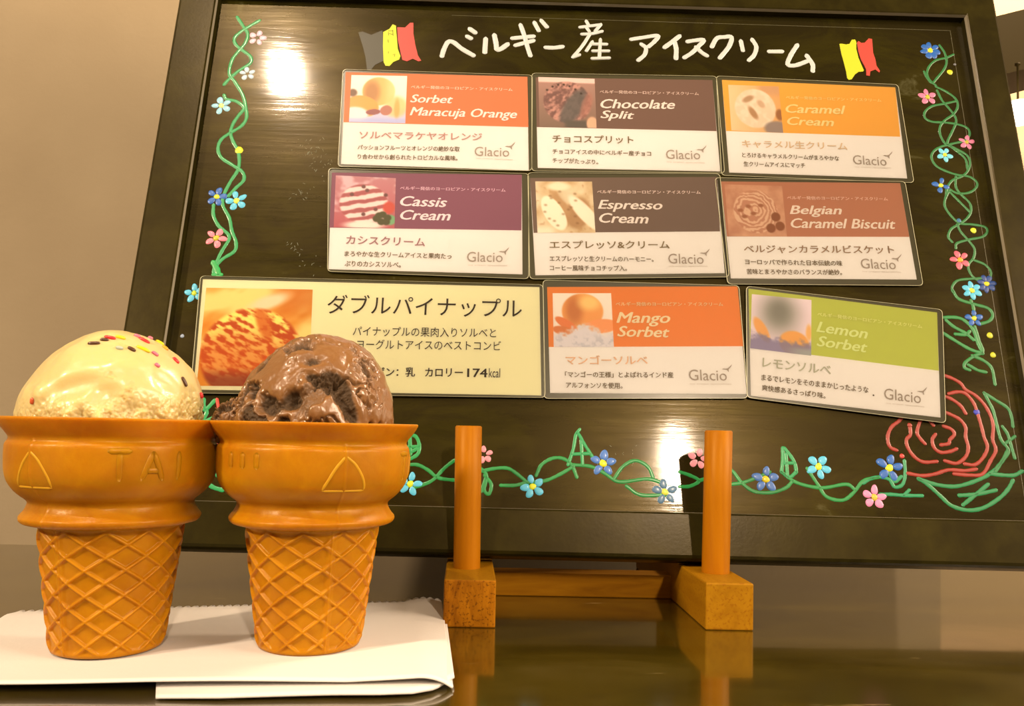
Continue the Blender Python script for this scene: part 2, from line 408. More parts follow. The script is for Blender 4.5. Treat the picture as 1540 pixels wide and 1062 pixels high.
GREEN = (22, 140, 74); GREEN2 = (46, 116, 58)
R1 = zb(2.654, 1300, 40); R2 = zb(2.529, 1300, 440); B1 = zb(1.878, 580, 630); LV = zb(2.529, 240, 0); PXL = zb(1, 0, 0)
def vine(lines, conv, w, c, name='painted_vine', label=None, h=.0002):
    s = Strokes()
    for ln in lines: s.stroke(conv(ln), w * 1.12 * MM, h * .7)
    return s.build(name, paint(c), board, label)
vine([[(355,112),(325,125),(285,135),(258,160),(250,190),(262,215),(285,235)], [(300,75),(320,105),(328,140),(318,170),(290,205),(270,225),(250,205),(238,180)],
      [(285,240),(330,262),(365,290),(372,320),(355,350),(320,375),(302,400),(302,430),(320,465),(345,480)],
      [(290,255),(310,295),(340,330),(362,360),(365,385),(350,420),(335,450),(330,470)],
      [(365,298),(320,308),(270,318),(242,340),(242,365),(270,380),(320,383),(370,390),(410,405),(420,430),(400,455),(350,468),(305,480),(275,500),(268,525),(285,555),(320,575),(370,592),(420,600),(450,625),(440,650),(410,665),(370,665),(340,650)],
      [(330,470),(370,490),(410,515),(422,545),(410,580),(385,600),(350,615),(330,645),(325,680)], [(345,480),(400,525),(412,570)],
      [(365,600),(365,640),(385,670),(420,705),(425,740),(405,770),(375,790),(345,810),(335,840),(350,860)],
      [(340,650),(322,690),(322,720),(345,755),(380,785),(430,790),(480,800),(490,820),(470,840),(420,850),(370,865),(365,885)],
      [(340,660),(380,700),(420,740)], [(370,790),(385,820),(420,860),(440,890),(435,925),(415,950),(420,980),(440,1005),(470,1020)],
      [(430,930),(480,950),(505,980),(500,1010)], [(470,1005),(410,1008),(370,1015),(350,1040),(355,1062)]], R1, 3.6, (38, 108, 46), label='dark green twisting vine up the right side')
vine([[(335,-8),(360,25),(420,45),(470,60),(488,85),(475,108),(440,120)], [(405,30),(415,60),(417,95)], [(420,130),(435,180),(450,225),(420,240),(385,265),(380,285),(400,295)],
      [(395,275),(430,295),(462,303)], [(410,240),(455,260),(485,290),(497,350)]], R2, 4.4, (28, 114, 46))
vine([[(285,95),(350,95),(385,110),(415,145),(430,190),(450,230)], [(285,145),(340,180),(400,215),(450,232)], [(310,105),(340,130),(385,155),(415,180)], [(345,158),(385,160),(400,148)]],
     R2, 4.6, (28, 120, 50), 'painted_leaf')
vine([[(205,708),(240,730),(290,775),(330,810),(390,828),(450,820),(510,785),(545,750),(565,715)], [(210,710),(270,730),(340,738),(400,725),(460,700),(495,675)],
      [(360,772),(400,770),(440,765),(500,752)], [(375,808),(410,780),(470,730)], [(480,690),(530,695),(570,695),(600,680)]], R2, 5.0, (8, 118, 56), 'painted_leaf')
vine([[(495,675),(530,635),(548,600),(520,560),(505,510),(490,450),(470,410),(455,382)], [(455,382),(500,410),(545,440),(560,475),(565,510)],
      [(525,510),(545,540),(560,590),(572,630)], [(535,575),(572,548)], [(545,600),(530,630),(500,680)]], R2, 4.4, (24, 112, 48), 'painted_leaf')
vine([[(-5,725),(25,708),(60,702),(95,712),(115,740),(145,730),(155,690),(152,640)], [(60,768),(100,768),(150,772),(220,773)], [(150,772),(170,752)], [(95,690),(115,720),(140,700)]], R2, 4.4, (10, 130, 70))
vine([[(60,130),(90,130),(120,145),(145,165),(180,172),(240,175)], [(80,195),(130,175),(165,140),(190,120),(205,112)], [(262,150),(310,140),(345,140),(370,155),(400,180)],
      [(262,135),(285,160),(278,200),(292,212),(298,185),(280,160)], [(270,205),(284,165)],
      [(325,188),(365,188),(400,180),(450,175),(490,158),(530,135)], [(425,160),(440,130),(470,112),(500,112),(525,130),(540,165)],
      [(530,130),(580,135),(620,155),(660,178),(740,170),(790,185)], [(645,170),(670,135),(705,118),(740,135),(755,165)], [(680,190),(720,215),(790,215)],
      [(830,150),(860,160),(885,175),(860,190),(830,192)], [(885,175),(930,160)], [(940,190),(975,185),(1010,180),(1050,165),(1085,150)],
      [(960,140),(980,148),(1005,180),(1040,205),(1090,208),(1130,195),(1150,175)], [(1118,150),(1160,180),(1230,195),(1300,185),(1325,200)],
      [(1190,140),(1220,185),(1245,220),(1290,230),(1320,210),(1350,175),(1390,165)]], B1, 4.4, (14, 126, 50), label='green wavy vine along the bottom')
vine([[(515,130),(530,85),(540,40),(560,70),(587,112)], [(525,100),(577,98)], [(552,60),(556,128)], [(540,40),(548,30)]], B1, 4.2, (14, 138, 66), 'painted_leaf')
vine([[(1160,150),(1155,125),(1140,100),(1122,82),(1122,110),(1118,150)], [(1130,100),(1135,165)], [(1118,150),(1140,165),(1160,150)], [(1125,125),(1155,125)]], B1, 4.6, (14, 136, 66), 'painted_leaf')
vine([[(62,45),(85,50),(95,75),(90,100),(60,118)], [(60,80),(92,78)], [(60,100),(88,85)], [(68,50),(70,100)]], B1, 4.6, (14, 138, 60), 'painted_leaf')
ZG = zb(3.54, 250, 560)
vine([[(200,145),(205,200),(258,150)], [(190,262),(215,215),(205,190)], [(205,262),(242,245)], [(225,430),(285,440)], [(235,465),(265,510),(272,548),(295,545)], [(200,572),(245,610),(300,628)],
      [(120,480),(200,572)], [(295,545),(420,560),(600,520),(900,540),(1180,545)]], ZG, 5.2, (14, 140, 66))
vine([[(295,65),(318,100),(335,130),(325,165),(300,195),(275,230),(265,280),(285,310),(315,360),(328,410),(330,450),(310,480),(270,505),(235,530),(222,565),(235,600),(280,630),(315,655),(320,685),(290,715),(262,745)],
      [(380,78),(350,95),(310,120),(285,145),(290,170),(320,195),(345,215),(345,240),(300,270),(265,300),(245,322)],
      [(245,362),(255,378),(290,385),(320,410),(300,440),(280,470),(270,505),(280,540),(300,580),(300,640),(270,690),(245,740),(240,780),(265,830),(275,880),(290,920),(285,955),(240,985),(215,1015),(215,1062)],
      [(205,780),(205,820),(225,860),(265,900),(240,950),(220,990),(205,1040),(235,1045)]], LV, 4.8, (26, 140, 66), label='green twisting vine up the left side')
s = Strokes(); s.stroke(LV([(205, 1000), (220, 1030), (225, 1060)]), 9 * MM); s.stroke(LV([(205, 1045), (235, 1045)]), 6 * MM); s.build('painted_leaf', paint((16, 150, 60)), board)
# rose
s = Strokes()
for ln in [[(285,310),(330,325),(365,345),(385,370),(420,390),(455,425),(480,470),(490,510),(488,560),(500,600),(480,640),(450,690),(400,695),(340,690)],
           [(320,385),(355,378),(385,385),(415,420),(430,460),(445,510),(455,550),(468,590),(450,630),(420,655),(380,652)], [(290,390),(330,405),(365,430),(385,460)],
           [(290,450),(330,465),(365,485),(385,515),(385,550),(395,590),(385,625),(350,650),(305,640)], [(150,465),(130,490),(105,510),(90,540),(90,570),(100,590),(122,600)],
           [(172,505),(175,540),(160,560),(165,590),(190,625),(225,645),(275,643)], [(215,480),(200,530),(212,555),(230,575)], [(240,478),(262,505)],
           [(300,508),(330,520),(342,540),(325,560),(320,575),(290,580)], [(270,540),(258,560),(265,590),(290,608),(325,605),(350,595)],
           [(165,688),(220,697),(270,690),(320,675),(380,678),(425,672)]]: s.stroke(R2(ln), 5.2 * MM, .00022)
s.blob(R2([(172, 505)])[0], 3.6 * MM, 3.6 * MM); s.build('painted_rose', paint((158, 40, 24)), board, 'large red line-drawn rose')
s = Strokes(); s.stroke(ZG([(270, 145), (280, 200)]), 5 * MM); s.stroke(ZG([(262, 350), (270, 385), (282, 412)]), 6 * MM); s.build('painted_petal', paint((214, 50, 30)), board)

def flower(px, py, r, c, n=5, a0=90, center=(226, 208, 20), fat=.30, label=None):
    ctr = on_b(px, py); s = Strokes(); rr = r * MM
    for k in range(n):
        a = math.radians(a0 + k * 360 / n + rng.uniform(-7, 7)); q = ctr + rr * .62 * np.array([math.cos(a), math.sin(a)])
        s.blob(q, rr * .40 * rng.uniform(.92, 1.08), rr * fat * rng.uniform(.85, 1.1), a, .00022)
    o = s.build('painted_flower', paint(c), board, label)
    if center:
        s = Strokes(); s.blob(ctr, rr * .30, rr * .26, rng.random() * 3, .00034); s.build('flower_center', paint(center), o)
    return o
DB, LB, PK, BG_ = (26, 88, 146), (86, 178, 222), (222, 112, 128), (70, 110, 160)
lf = [(387, 57, 15, (236, 176, 170), 5, 80, None), (372, 111, 13, (190, 196, 210), 5, 100, None), (333, 159, 16, (150, 190, 226), 5, 110, (238, 222, 110)),
      (326, 296, 16, DB, 5, 80, (226, 208, 20)), (355.5, 302, 17, LB, 5, 105, (226, 208, 60)), (325, 358, 17, (240, 120, 120), 5, 70, (190, 170, 20)), (292, 441, 15, LB, 5, 100, (200, 200, 30))]
rf = [(1399, 76, 17, DB, 7, 90, (230, 200, 20)), (1395, 146, 15, PK, 5, 95, (190, 170, 40)), (1454, 214, 13, PK, 5, 80, (190, 160, 40)), (1421, 233, 13, (110, 190, 214), 5, 60, (214, 196, 40)),
      (1415, 279, 14, DB, 4, 70, (214, 200, 30)), (1444, 391, 16, (224, 90, 96), 5, 110, (230, 150, 30)), (1484, 427, 15, (24, 60, 110), 7, 60, (230, 196, 20)), (1462, 437, 15, LB, 6, 90, (230, 210, 50)),
      (1465, 479, 14, DB, 5, 90, (230, 196, 30)), (1337.5, 704, 20, DB, 5, 80, (230, 206, 20)), (1315, 748, 17, (244, 128, 148), 5, 85, (206, 170, 40))]
bf = [(617, 728, 17, LB, 5, 80, (214, 208, 20)), (801, 732, 17, LB, 5, 110, (226, 214, 30)), (907, 697, 19, BG_, 5, 88, (234, 214, 20)), (1000, 740, 18, (80, 108, 120), 5, 95, (226, 200, 60)),
      (1151.5, 721, 19, BG_, 5, 88, (234, 196, 20)), (1231, 702, 18, LB, 5, 60, (234, 214, 30)), (728, 684, 13, (226, 130, 124), 5, 100, None), (1050, 690, 15, (236, 140, 136), 5, 150, None)]
nm = {DB: 'dark blue', LB: 'light blue', PK: 'pink', BG_: 'grey blue'}
for lst in (lf, rf, bf):
    for (x, y, r, c, n, a, ce) in lst:
        flower(x, y, r, c, n, a, ce, label=(nm.get(c) + ' painted flower') if c in nm else None)
for (x, y, r, c) in [(359.5, 226, 6.5, (224, 214, 20)), (1428.5, 108.6, 5, (214, 196, 30)), (1436, 97, 2.5, (120, 110, 100)), (1464, 346.7, 4.8, (214, 206, 30)), (1442, 332, 4, (40, 100, 120)),
                     (1488.6, 504.5, 4.8, (200, 186, 30)), (1493.4, 534, 4.4, (200, 186, 30)), (1469, 620, 4.8, (40, 50, 150)), (1356.5, 686, 3.6, (200, 50, 40)), (274, 505.5, 3, (150, 150, 150))]:
    s = Strokes(); s.blob(on_b(x, y), r * MM, r * MM, 0, .00025, 10); s.build('painted_dot', paint(c), board)
# chalk dust left on the panel
s = Strokes()
for (cx, cy, sp, n) in [(470, 225, 12, 26), (455, 290, 10, 16), (490, 245, 16, 20), (448, 148, 12, 14), (440, 372, 8, 10), (470, 395, 14, 10), (930, 690, 18, 16)]:
    for _ in range(n):
        x, y = cx + rng.gauss(0, sp), cy + rng.gauss(0, sp * .7); a = rng.random() * 3; ln = rng.uniform(1, 4)
        s.stroke([on_b(x, y), on_b(x + ln * math.cos(a), y + ln * math.sin(a))], rng.uniform(.4, .9) * MM, .00004, False, 0)
o = s.build('chalk_dust', paint((104, 96, 70), .8, 0), board); o['kind'] = 'stuff'

# title lettering
T1 = zb(5.133, 650, 20); T2 = zb(4.968, 930, 30)
WH = (206, 190, 164)
def glyph(strokes, conv, w):
    s = Strokes()
    for i, ln in enumerate(strokes): s.stroke(conv(ln), w * MM, .0003 + .00002 * i, len(ln) > 2, .06)
    return s.build('painted_character', paint(WH, .4, .2), board)
glyph([[(75,330),(90,280),(122,222),(165,225),(230,275),(318,326)], [(292,122),(332,150)], [(272,180),(298,194)]], T1, 8.2)
glyph([[(412,200),(406,300)], [(480,172),(492,230),(500,278),(530,275),(580,240)]], T1, 8.6)
glyph([[(618,193),(700,185),(782,178)], [(642,248),(700,232),(780,212)], [(682,92),(710,170),(735,260),(758,328)], [(790,74),(822,134)], [(843,58),(885,106)]], T1, 7.6)
glyph([[(876,264),(940,266),(1005,258)]], T1, 7.6)
glyph([[(1190,62),(1212,100)], [(1140,108),(1220,98),(1300,88)], [(1190,108),(1212,140)], [(1300,88),(1258,138)], [(1155,162),(1230,158),(1310,140)], [(1215,165),(1160,250),(1085,340)], [(1085,340),(1135,322)],
       [(1235,222),(1190,290)], [(1225,238),(1345,240)], [(1298,205),(1290,345)], [(1240,292),(1360,292)], [(1235,350),(1365,346)]], T1, 6.0)
glyph([[(95,145),(180,132),(295,118),(270,160),(225,200)], [(172,182),(205,210),(195,260),(148,302)]], T2, 7.2)
glyph([[(455,122),(400,165),(345,205)], [(422,170),(432,220),(430,288)]], T2, 8.0)
glyph([[(515,162),(580,152),(640,150),(600,195),(550,245),(492,282)], [(580,205),(625,245),(662,268)]], T2, 7.4)
glyph([[(698,200),(735,138),(790,128),(845,130),(825,200),(758,284)]], T2, 7.8)
glyph([[(915,160),(930,228)], [(1000,148),(1030,200),(1015,260),(975,302)]], T2, 7.4)
glyph([[(1125,236),(1222,236)]], T2, 7.4)
glyph([[(1335,190),(1290,260),(1265,330),(1320,340),(1420,305)], [(1408,268),(1450,330),(1452,382)]], T2, 7.8)

def poly_part(name, pts, conv, c, parent, h=.00025, label=None):
    q = conv(pts); k = len(q)
    v = [bw(*a, 0.00002) for a in q] + [bw(*a, h) for a in q]
    f = [tuple(range(k, 2 * k)), tuple(range(k - 1, -1, -1))] + [(i, (i + 1) % k, k + (i + 1) % k, k + i) for i in range(k)]
    o = obj(name, v, f, paint(c), parent)
    if label: o['label'] = label
    return o
FL = zb(5.133, 500, 0); FR = zb(11.8, 1240, 40)
fl = poly_part('painted_flag', [(200,250),(232,245),(300,270),(385,235),(392,300),(390,400),(395,470),(330,500),(290,548),(268,545),(255,440),(235,360)][::-1], FL, (64, 56, 36), board, .0001, 'flag with grey, yellow and red stripes, left of the lettering')
poly_part('flag_stripe', [(392,250),(440,225),(465,190),(490,200),(498,300),(505,380),(525,435),(515,462),(470,480),(440,512),(410,510),(395,480),(390,360)][::-1], FL, (206, 196, 24), fl)
poly_part('flag_stripe', [(500,212),(560,215),(600,178),(625,178),(625,260),(640,350),(660,430),(685,470),(665,476),(620,455),(575,475),(540,465),(525,400),(505,310)][::-1], FL, (206, 60, 44), fl)
s = Strokes()
for ln in [[(432,240),(468,240)], [(440,262),(465,268)], [(432,250),(434,275)], [(466,235),(468,278)], [(430,310),(432,330)], [(432,400),(432,415)], [(468,425),(484,420),(478,438)]]: s.stroke(FL(ln), 1.0 * MM, .00032, False, 0)
s.build('flag_marks', paint((60, 50, 14)), fl)
fr = poly_part('painted_flag', [(262,312),(300,308),(380,322),(440,310),(480,238),(540,235),(562,280),(560,400),(600,560),(650,680),(695,780),(680,802),(600,808),(540,850),(480,940),(430,950),(400,920),(380,800),(340,640),(300,500)][::-1], FR, (204, 190, 26), board, .00025, 'flag with yellow and red stripes, right of the lettering')
poly_part('flag_stripe', [(575,285),(600,262),(650,295),(710,290),(780,215),(840,225),(848,320),(860,470),(900,590),(920,700),(980,790),(970,820),(900,765),(810,800),(800,880),(740,870),(735,760),(700,690),(640,580),(600,450)][::-1], FR, (206, 62, 44), fr)

# ------------------------------------------------------------------ pictures printed on the cards
NZ = lambda u, v, s, sd=0, o=3: fbm(np.stack([u * s, v * s, np.full_like(u, sd * 3.7)], -1), o, sd)
def C(*c): return np.array(c, float)
def mixp(img, m, c): return img * (1 - m[..., None]) + np.asarray(c, float) * m[..., None]
def ell(u, v, cx, cy, rx, ry, soft=.08, ang=0):
    ca, sa = math.cos(ang), math.sin(ang); x, y = u - cx, v - cy
    x, y = (x * ca + y * sa) / rx, (-x * sa + y * ca) / ry
    return 1 - sstep(1 - soft, 1 + soft, np.sqrt(x * x + y * y))
def grad(u, a, b): return C(*a) + (C(*b) - C(*a)) * u[..., None]
def pic_orange(u, v):
    i = grad(v, (250, 224, 188), (248, 218, 182)) + 0 * u[..., None]
    b = ell(u, v, .50, .34, .29, .30, .06); sh = ell(u, v, .38, .36, .14, .24, .5)
    i = mixp(i, b, C(246, 186, 110)); i = mixp(i, b * sstep(.55, .75, u) * .6, C(254, 214, 150)); i = mixp(i, sh * b * .8, C(196, 134, 84))
    i = mixp(i, sstep(.70, .80, v + .08 * NZ(u, v, 6, 2)), C(218, 196, 190)); i = mixp(i, ell(u, v, .10, .82, .25, .15, .4), C(244, 222, 206))
    i = mixp(i, ell(u, v, .82, .66, .2, .22, .3) * .8, C(252, 196, 120)); i = mixp(i, ell(u, v, .84, .7, .05, .2, .4) * .6, C(226, 160, 80))
    i = mixp(i, ell(u, v, .22, .66, .30, .22, .05, .25) * (1 - ell(u, v, .10, .84, .24, .16, .2)), C(248, 170, 90))
    i = mixp(i, ell(u, v, .04, .38, .08, .08, .3), C(150, 110, 80))
    i = mixp(i, ell(u, v, .42, .78, .13, .06, .1, -.1), C(176, 108, 92)); i = mixp(i, ell(u, v, .65, .74, .11, .10, .08, -.7), C(206, 134, 104))
    i = mixp(i, sstep(.86, .95, v) * .6, C(192, 178, 194)); return i
def pic_choc(u, v):
    i = grad(v, (196, 140, 112), (150, 112, 84)) + 0 * u[..., None]
    i = mixp(i, 1 - sstep(.08, .12, v), C(248, 196, 164))
    b = ell(u, v, .50, .50, .42, .42, .05); r = NZ(u * 1.6 + v * .7, v * 1.4, 14, 4, 3)
    t = grad(sstep(.3, .75, r), (140, 92, 74), (216, 150, 120)); i = i * (1 - b[..., None]) + t * b[..., None]
    d = ell(u, v, .60, .60, .16, .42, .25, .5); i = mixp(i, d * b * .85, C(112, 96, 80))
    i = mixp(i, ell(u, v, .84, .55, .09, .25, .3, .3) * .7, C(190, 122, 94)); i = mixp(i, sstep(.82, .9, v) * sstep(.4, .5, u) * (1 - sstep(.8, .9, u)), C(112, 92, 72))
    i = mixp(i, ell(u, v, .93, .92, .10, .14, .2), C(238, 176, 130))
    for k in range(7): i = mixp(i, ell(u, v, .15 + .1 * k, .36 - .22 * math.sin(math.pi * (.15 + .13 * k)), .02, .02, .5), C(80, 54, 40))
    return i
def pic_caramel(u, v):
    i = grad(u, (240, 196, 138), (236, 168, 96)) + 0 * v[..., None]; i = mixp(i, (1 - sstep(.1, .3, v)) * sstep(.5, .7, u), C(222, 160, 104))
    b = ell(u, v, .50, .50, .40, .42, .05); i = mixp(i, b, C(240, 198, 152)); i = mixp(i, b * sstep(.4, .7, NZ(u, v, 12, 7)) * .4, C(250, 218, 176))
    i = mixp(i, ell(u, v, .37, .30, .12, .06, .4, -.5) * .75, C(186, 130, 80)); i = mixp(i, ell(u, v, .45, .60, .06, .15, .4, -.5) * .8, C(186, 126, 72))
    i = mixp(i, ell(u, v, .62, .40, .09, .06, .4, .9) * .6, C(206, 150, 100)); i = mixp(i, ell(u, v, .9, .92, .25, .16, .2), C(170, 136, 110)); i = mixp(i, ell(u, v, .97, .62, .08, .12, .3), C(176, 110, 60))
    return i
def pic_cassis(u, v):
    i = grad(v, (206, 134, 122), (200, 98, 92)) + 0 * u[..., None]; i = mixp(i, sstep(.5, .7, NZ(u, v, 5, 9)) * .8, C(232, 190, 170))
    b = ell(u, v, .48, .53, .40, .38, .05); st = .5 + .5 * np.sin((v + .22 * u) * 38 + 2.5 * NZ(u, v, 8, 11))
    t = grad(sstep(.2, .7, st), (186, 96, 86), (246, 206, 176)); i = i * (1 - b[..., None]) + t * b[..., None]
    i = mixp(i, ell(u, v, .5, .95, .33, .08, .4), C(244, 212, 178)); i = mixp(i, ell(u, v, .90, .60, .10, .12, .25), C(216, 90, 66))
    i = mixp(i, ell(u, v, .93, .84, .09, .10, .2), C(140, 170, 110))
    for (x, y) in ((.70, .82), (.80, .74), (.88, .80), (.78, .88), (.86, .88), (.74, .76)): i = mixp(i, ell(u, v, x, y, .065, .065, .2), C(98, 84, 46))
    for (x, y) in ((.53, .27), (.28, .36), (.84, .35), (.68, .64), (.48, .74), (.47, .2)): i = mixp(i, ell(u, v, x, y, .035, .035, .3), C(130, 78, 66))
    return i
def pic_espresso(u, v):
    i = grad(NZ(u, v, 5, 3), (206, 154, 92), (250, 218, 172)); i = mixp(i, sstep(.6, .8, NZ(u, v, 12, 5)) * .5, C(196, 138, 80))
    i = mixp(i, ell(u, v, .72, .62, .22, .30, .15, .3), C(196, 142, 88)); i = mixp(i, ell(u, v, .42, .42, .10, .26, .4, -.5), C(206, 152, 96))
    i = mixp(i, ell(u, v, .52, .28, .10, .20, .3, -.6) * .7, C(232, 198, 150)); i = mixp(i, ell(u, v, .30, .62, .17, .36, .08, -.45), C(250, 222, 176)); i = mixp(i, ell(u, v, .84, .62, .13, .42, .15, -.65), C(252, 220, 176))
    i = mixp(i, ell(u, v, .4, .10, .2, .08, .4), C(248, 216, 168)); i = mixp(i, sstep(.8, .95, v) * (1 - sstep(.2, .4, u)), C(250, 216, 170))
    for k in range(16): i = mixp(i, ell(u, v, .42 + .28 * math.sin(k * 1.9), .2 + .044 * k, .026, .02, .8) * .5, C(150, 98, 52))
    return i
def pic_biscuit(u, v):
    i = grad(NZ(u, v, 7, 6), (196, 124, 84), (234, 172, 122)); b = ell(u, v, .50, .52, .38, .42, .04); r = np.sqrt((u - .5) ** 2 + (v - .5) ** 2)
    t = grad(sstep(.3, .7, .5 + .5 * np.sin(r * 78 + u * 22 + 14 * NZ(u, v, 7, 8))), (206, 136, 94), (234, 178, 130)); i = i * (1 - b[..., None]) + t * b[..., None]
    for (x, y) in ((.38, .42), (.24, .5), (.46, .56), (.6, .4), (.3, .62)): i = mixp(i, ell(u, v, x, y, .05, .035, .4), C(176, 104, 62))
    for (x, y) in ((.84, .62), (.74, .84), (.90, .80)): i = mixp(i, ell(u, v, x, y, .08, .09, .15), C(156, 84, 42))
    return i
def pic_mango(u, v):
    i = grad(v, (250, 218, 180), (246, 212, 176)) + 0 * u[..., None]; b = ell(u, v, .50, .34, .35, .33, .05)
    i = mixp(i, b, C(244, 160, 78)); i = mixp(i, ell(u, v, .36, .32, .14, .26, .6) * b * .8, C(206, 114, 50)); i = mixp(i, b * ell(u, v, .62, .18, .18, .14, .6), C(252, 196, 110))
    i = mixp(i, ell(u, v, .80, .62, .30, .13, .1, -.1), C(248, 156, 86)); i = mixp(i, ell(u, v, .22, .58, .22, .08, .1, .6), C(236, 130, 64)); i = mixp(i, ell(u, v, .2, .72, .22, .09, .1, .3), C(226, 128, 62))
    n = NZ(u, v, 16, 12); i = mixp(i, sstep(.68, .82, v + .25 * (n - .5) + .16 * np.exp(-((u - .5) / .2) ** 2)), C(232, 204, 180)); i = mixp(i, sstep(.7, .9, v) * sstep(.5, .65, n) * .6, C(196, 176, 160))
    return i
def pic_lemon(u, v):
    i = grad(v, (246, 208, 186), (240, 200, 180)) + 0 * u[..., None]; i = mixp(i, ell(u, v, .46, .32, .32, .36, .7) * .9, C(176, 156, 128)); i = mixp(i, ell(u, v, .46, .28, .17, .2, .8) * .6, C(130, 116, 90))
    i = mixp(i, ell(u, v, .18, .64, .09, .24, .2, -.5), C(242, 166, 84)); i = mixp(i, ell(u, v, .72, .82, .25, .22, .1, .2), C(242, 166, 78)); i = mixp(i, ell(u, v, .96, .6, .05, .14, .4), C(246, 180, 100))
    n = NZ(u, v, 16, 13); i = mixp(i, sstep(.76, .88, v + .2 * (n - .5) + .08 * (1 - u)) * .85, C(148, 124, 136)); i = mixp(i, sstep(.85, .95, v) * sstep(.5, .9, u), C(176, 162, 140)); return i
def pic_pine(u, v):
    i = grad(sstep(.3, .7, NZ(u * .6, v + .35 * u, 5, 21)), (232, 140, 32), (250, 206, 116)); i = mixp(i, sstep(.55, .75, u) * (1 - sstep(.1, .4, v)) * .7, C(214, 112, 24)); i = mixp(i, ell(u, v, .60, .14, .2, .07, .5, -.4), C(250, 206, 150))
    b = ell(u, v, .46, .68, .46, .47, .05); nn = NZ(u * 2.4 + v * 1.0, v * 5 - u * 2.6, 5, 22, 3)
    t = grad(sstep(.38, .66, nn), (206, 78, 12), (250, 206, 104)); up = 1 - sstep(.35, .75, v + .2 * (NZ(u, v, 6, 3) - .5))
    t = mixp(t, up * sstep(.4, .6, nn) * .7, C(250, 226, 110)); t = mixp(t, (1 - up) * .45, C(226, 92, 16)); t = mixp(t, sstep(.80, .95, v) * .75, C(150, 52, 22))
    t = mixp(t, ell(u, v, .56, .36, .06, .2, .4, -.35) * .8, C(222, 104, 22))
    return i * (1 - b[..., None]) + t * b[..., None]
def picture(quad, fn, parent, h, nx=84, ny=72):
    a, b, c, d = [np.array(q) for q in quad]    # TL TR BR BL in board coordinates
    uu, vv = np.meshgrid(np.linspace(0, 1, nx + 1), np.linspace(0, 1, ny + 1))
    P = (1 - vv)[..., None] * ((1 - uu)[..., None] * a + uu[..., None] * b) + vv[..., None] * ((1 - uu)[..., None] * d + uu[..., None] * c)
    P = P.reshape(-1, 2); V = PB + P[:, :1] * R + P[:, 1:] * U + N * h
    k = nx + 1; f = [(j * k + i, (j + 1) * k + i, (j + 1) * k + i + 1, j * k + i + 1) for j in range(ny) for i in range(nx)]
    o = obj('printed_picture', V, f, m_print, parent)
    rgb = np.clip(fn(uu, vv), 0, 255).reshape(-1, 3); rgb = np.clip(lin(rgb) / ILL, 0, .95)
    ca = o.data.color_attributes.new('Col', 'FLOAT_COLOR', 'POINT'); ca.data.foreach_set('color', np.concatenate([rgb, np.ones((len(rgb), 1))], 1).astype(np.float32).ravel())
    return o

# ------------------------------------------------------------------ lettering
dg = None
def text_mesh(string, bold=0., shear=0., res=3):
    cu = bpy.data.curves.new('lettering', 'FONT'); cu.body = string; cu.size = 1; cu.offset = bold; cu.shear = shear; cu.resolution_u = res; cu.fill_mode = 'FRONT'
    o = bpy.data.objects.new('lettering', cu); col.objects.link(o)
    d = bpy.context.evaluated_depsgraph_get(); me = o.evaluated_get(d).to_mesh()
    v = np.zeros(len(me.vertices) * 3); me.vertices.foreach_get('co', v); v = v.reshape(-1, 3)[:, :2].copy()
    f = [tuple(p.vertices) for p in me.polygons]
    o.evaluated_get(d).to_mesh_clear(); bpy.data.objects.remove(o); bpy.data.curves.remove(cu)
    return v, f
_tm = {}
def text_on(parent, string, p0, p1, hpx, c, h, bold=0., shear=0., name='lettering', hscale=None):
    k = (string, 0., shear)
    if k not in _tm: _tm[k] = text_mesh(*k)
    v, f = _tm[k]
    if not len(v): return None
    lo, hi = v.min(0), v.max(0); q0, q1 = np.array(p0), np.array(p1); ax = q1 - q0; L = np.linalg.norm(ax); ax = ax / L; ay = np.array([-ax[1], ax[0]])
    sx = L / (hi[0] - lo[0]); sy = hpx * MM / (hi[1] - lo[1]); cy = (lo[1] + hi[1]) / 2
    if bold > .005:
        nb = 5; sh_ = [(0, 0), (bold * 1.5, 0), (-bold * 1.5, 0), (0, bold * .8), (0, -bold * .8)]; n0 = len(v)
        v = np.concatenate([v + np.array(q) for q in sh_]); f = [tuple(i + n0 * q for i in g) for q in range(5) for g in f]
    else: nb = 1; n0 = len(v)
    P = q0 + ((v[:, :1] - lo[0]) * sx) * ax + ((v[:, 1:] - cy) * sy) * ay
    V = PB + P[:, :1] * R + P[:, 1:] * U + N * (h + np.repeat(np.arange(nb), n0) * .000011)[:, None]
    return obj(name, V, f, paint(c, .6, 0), parent)

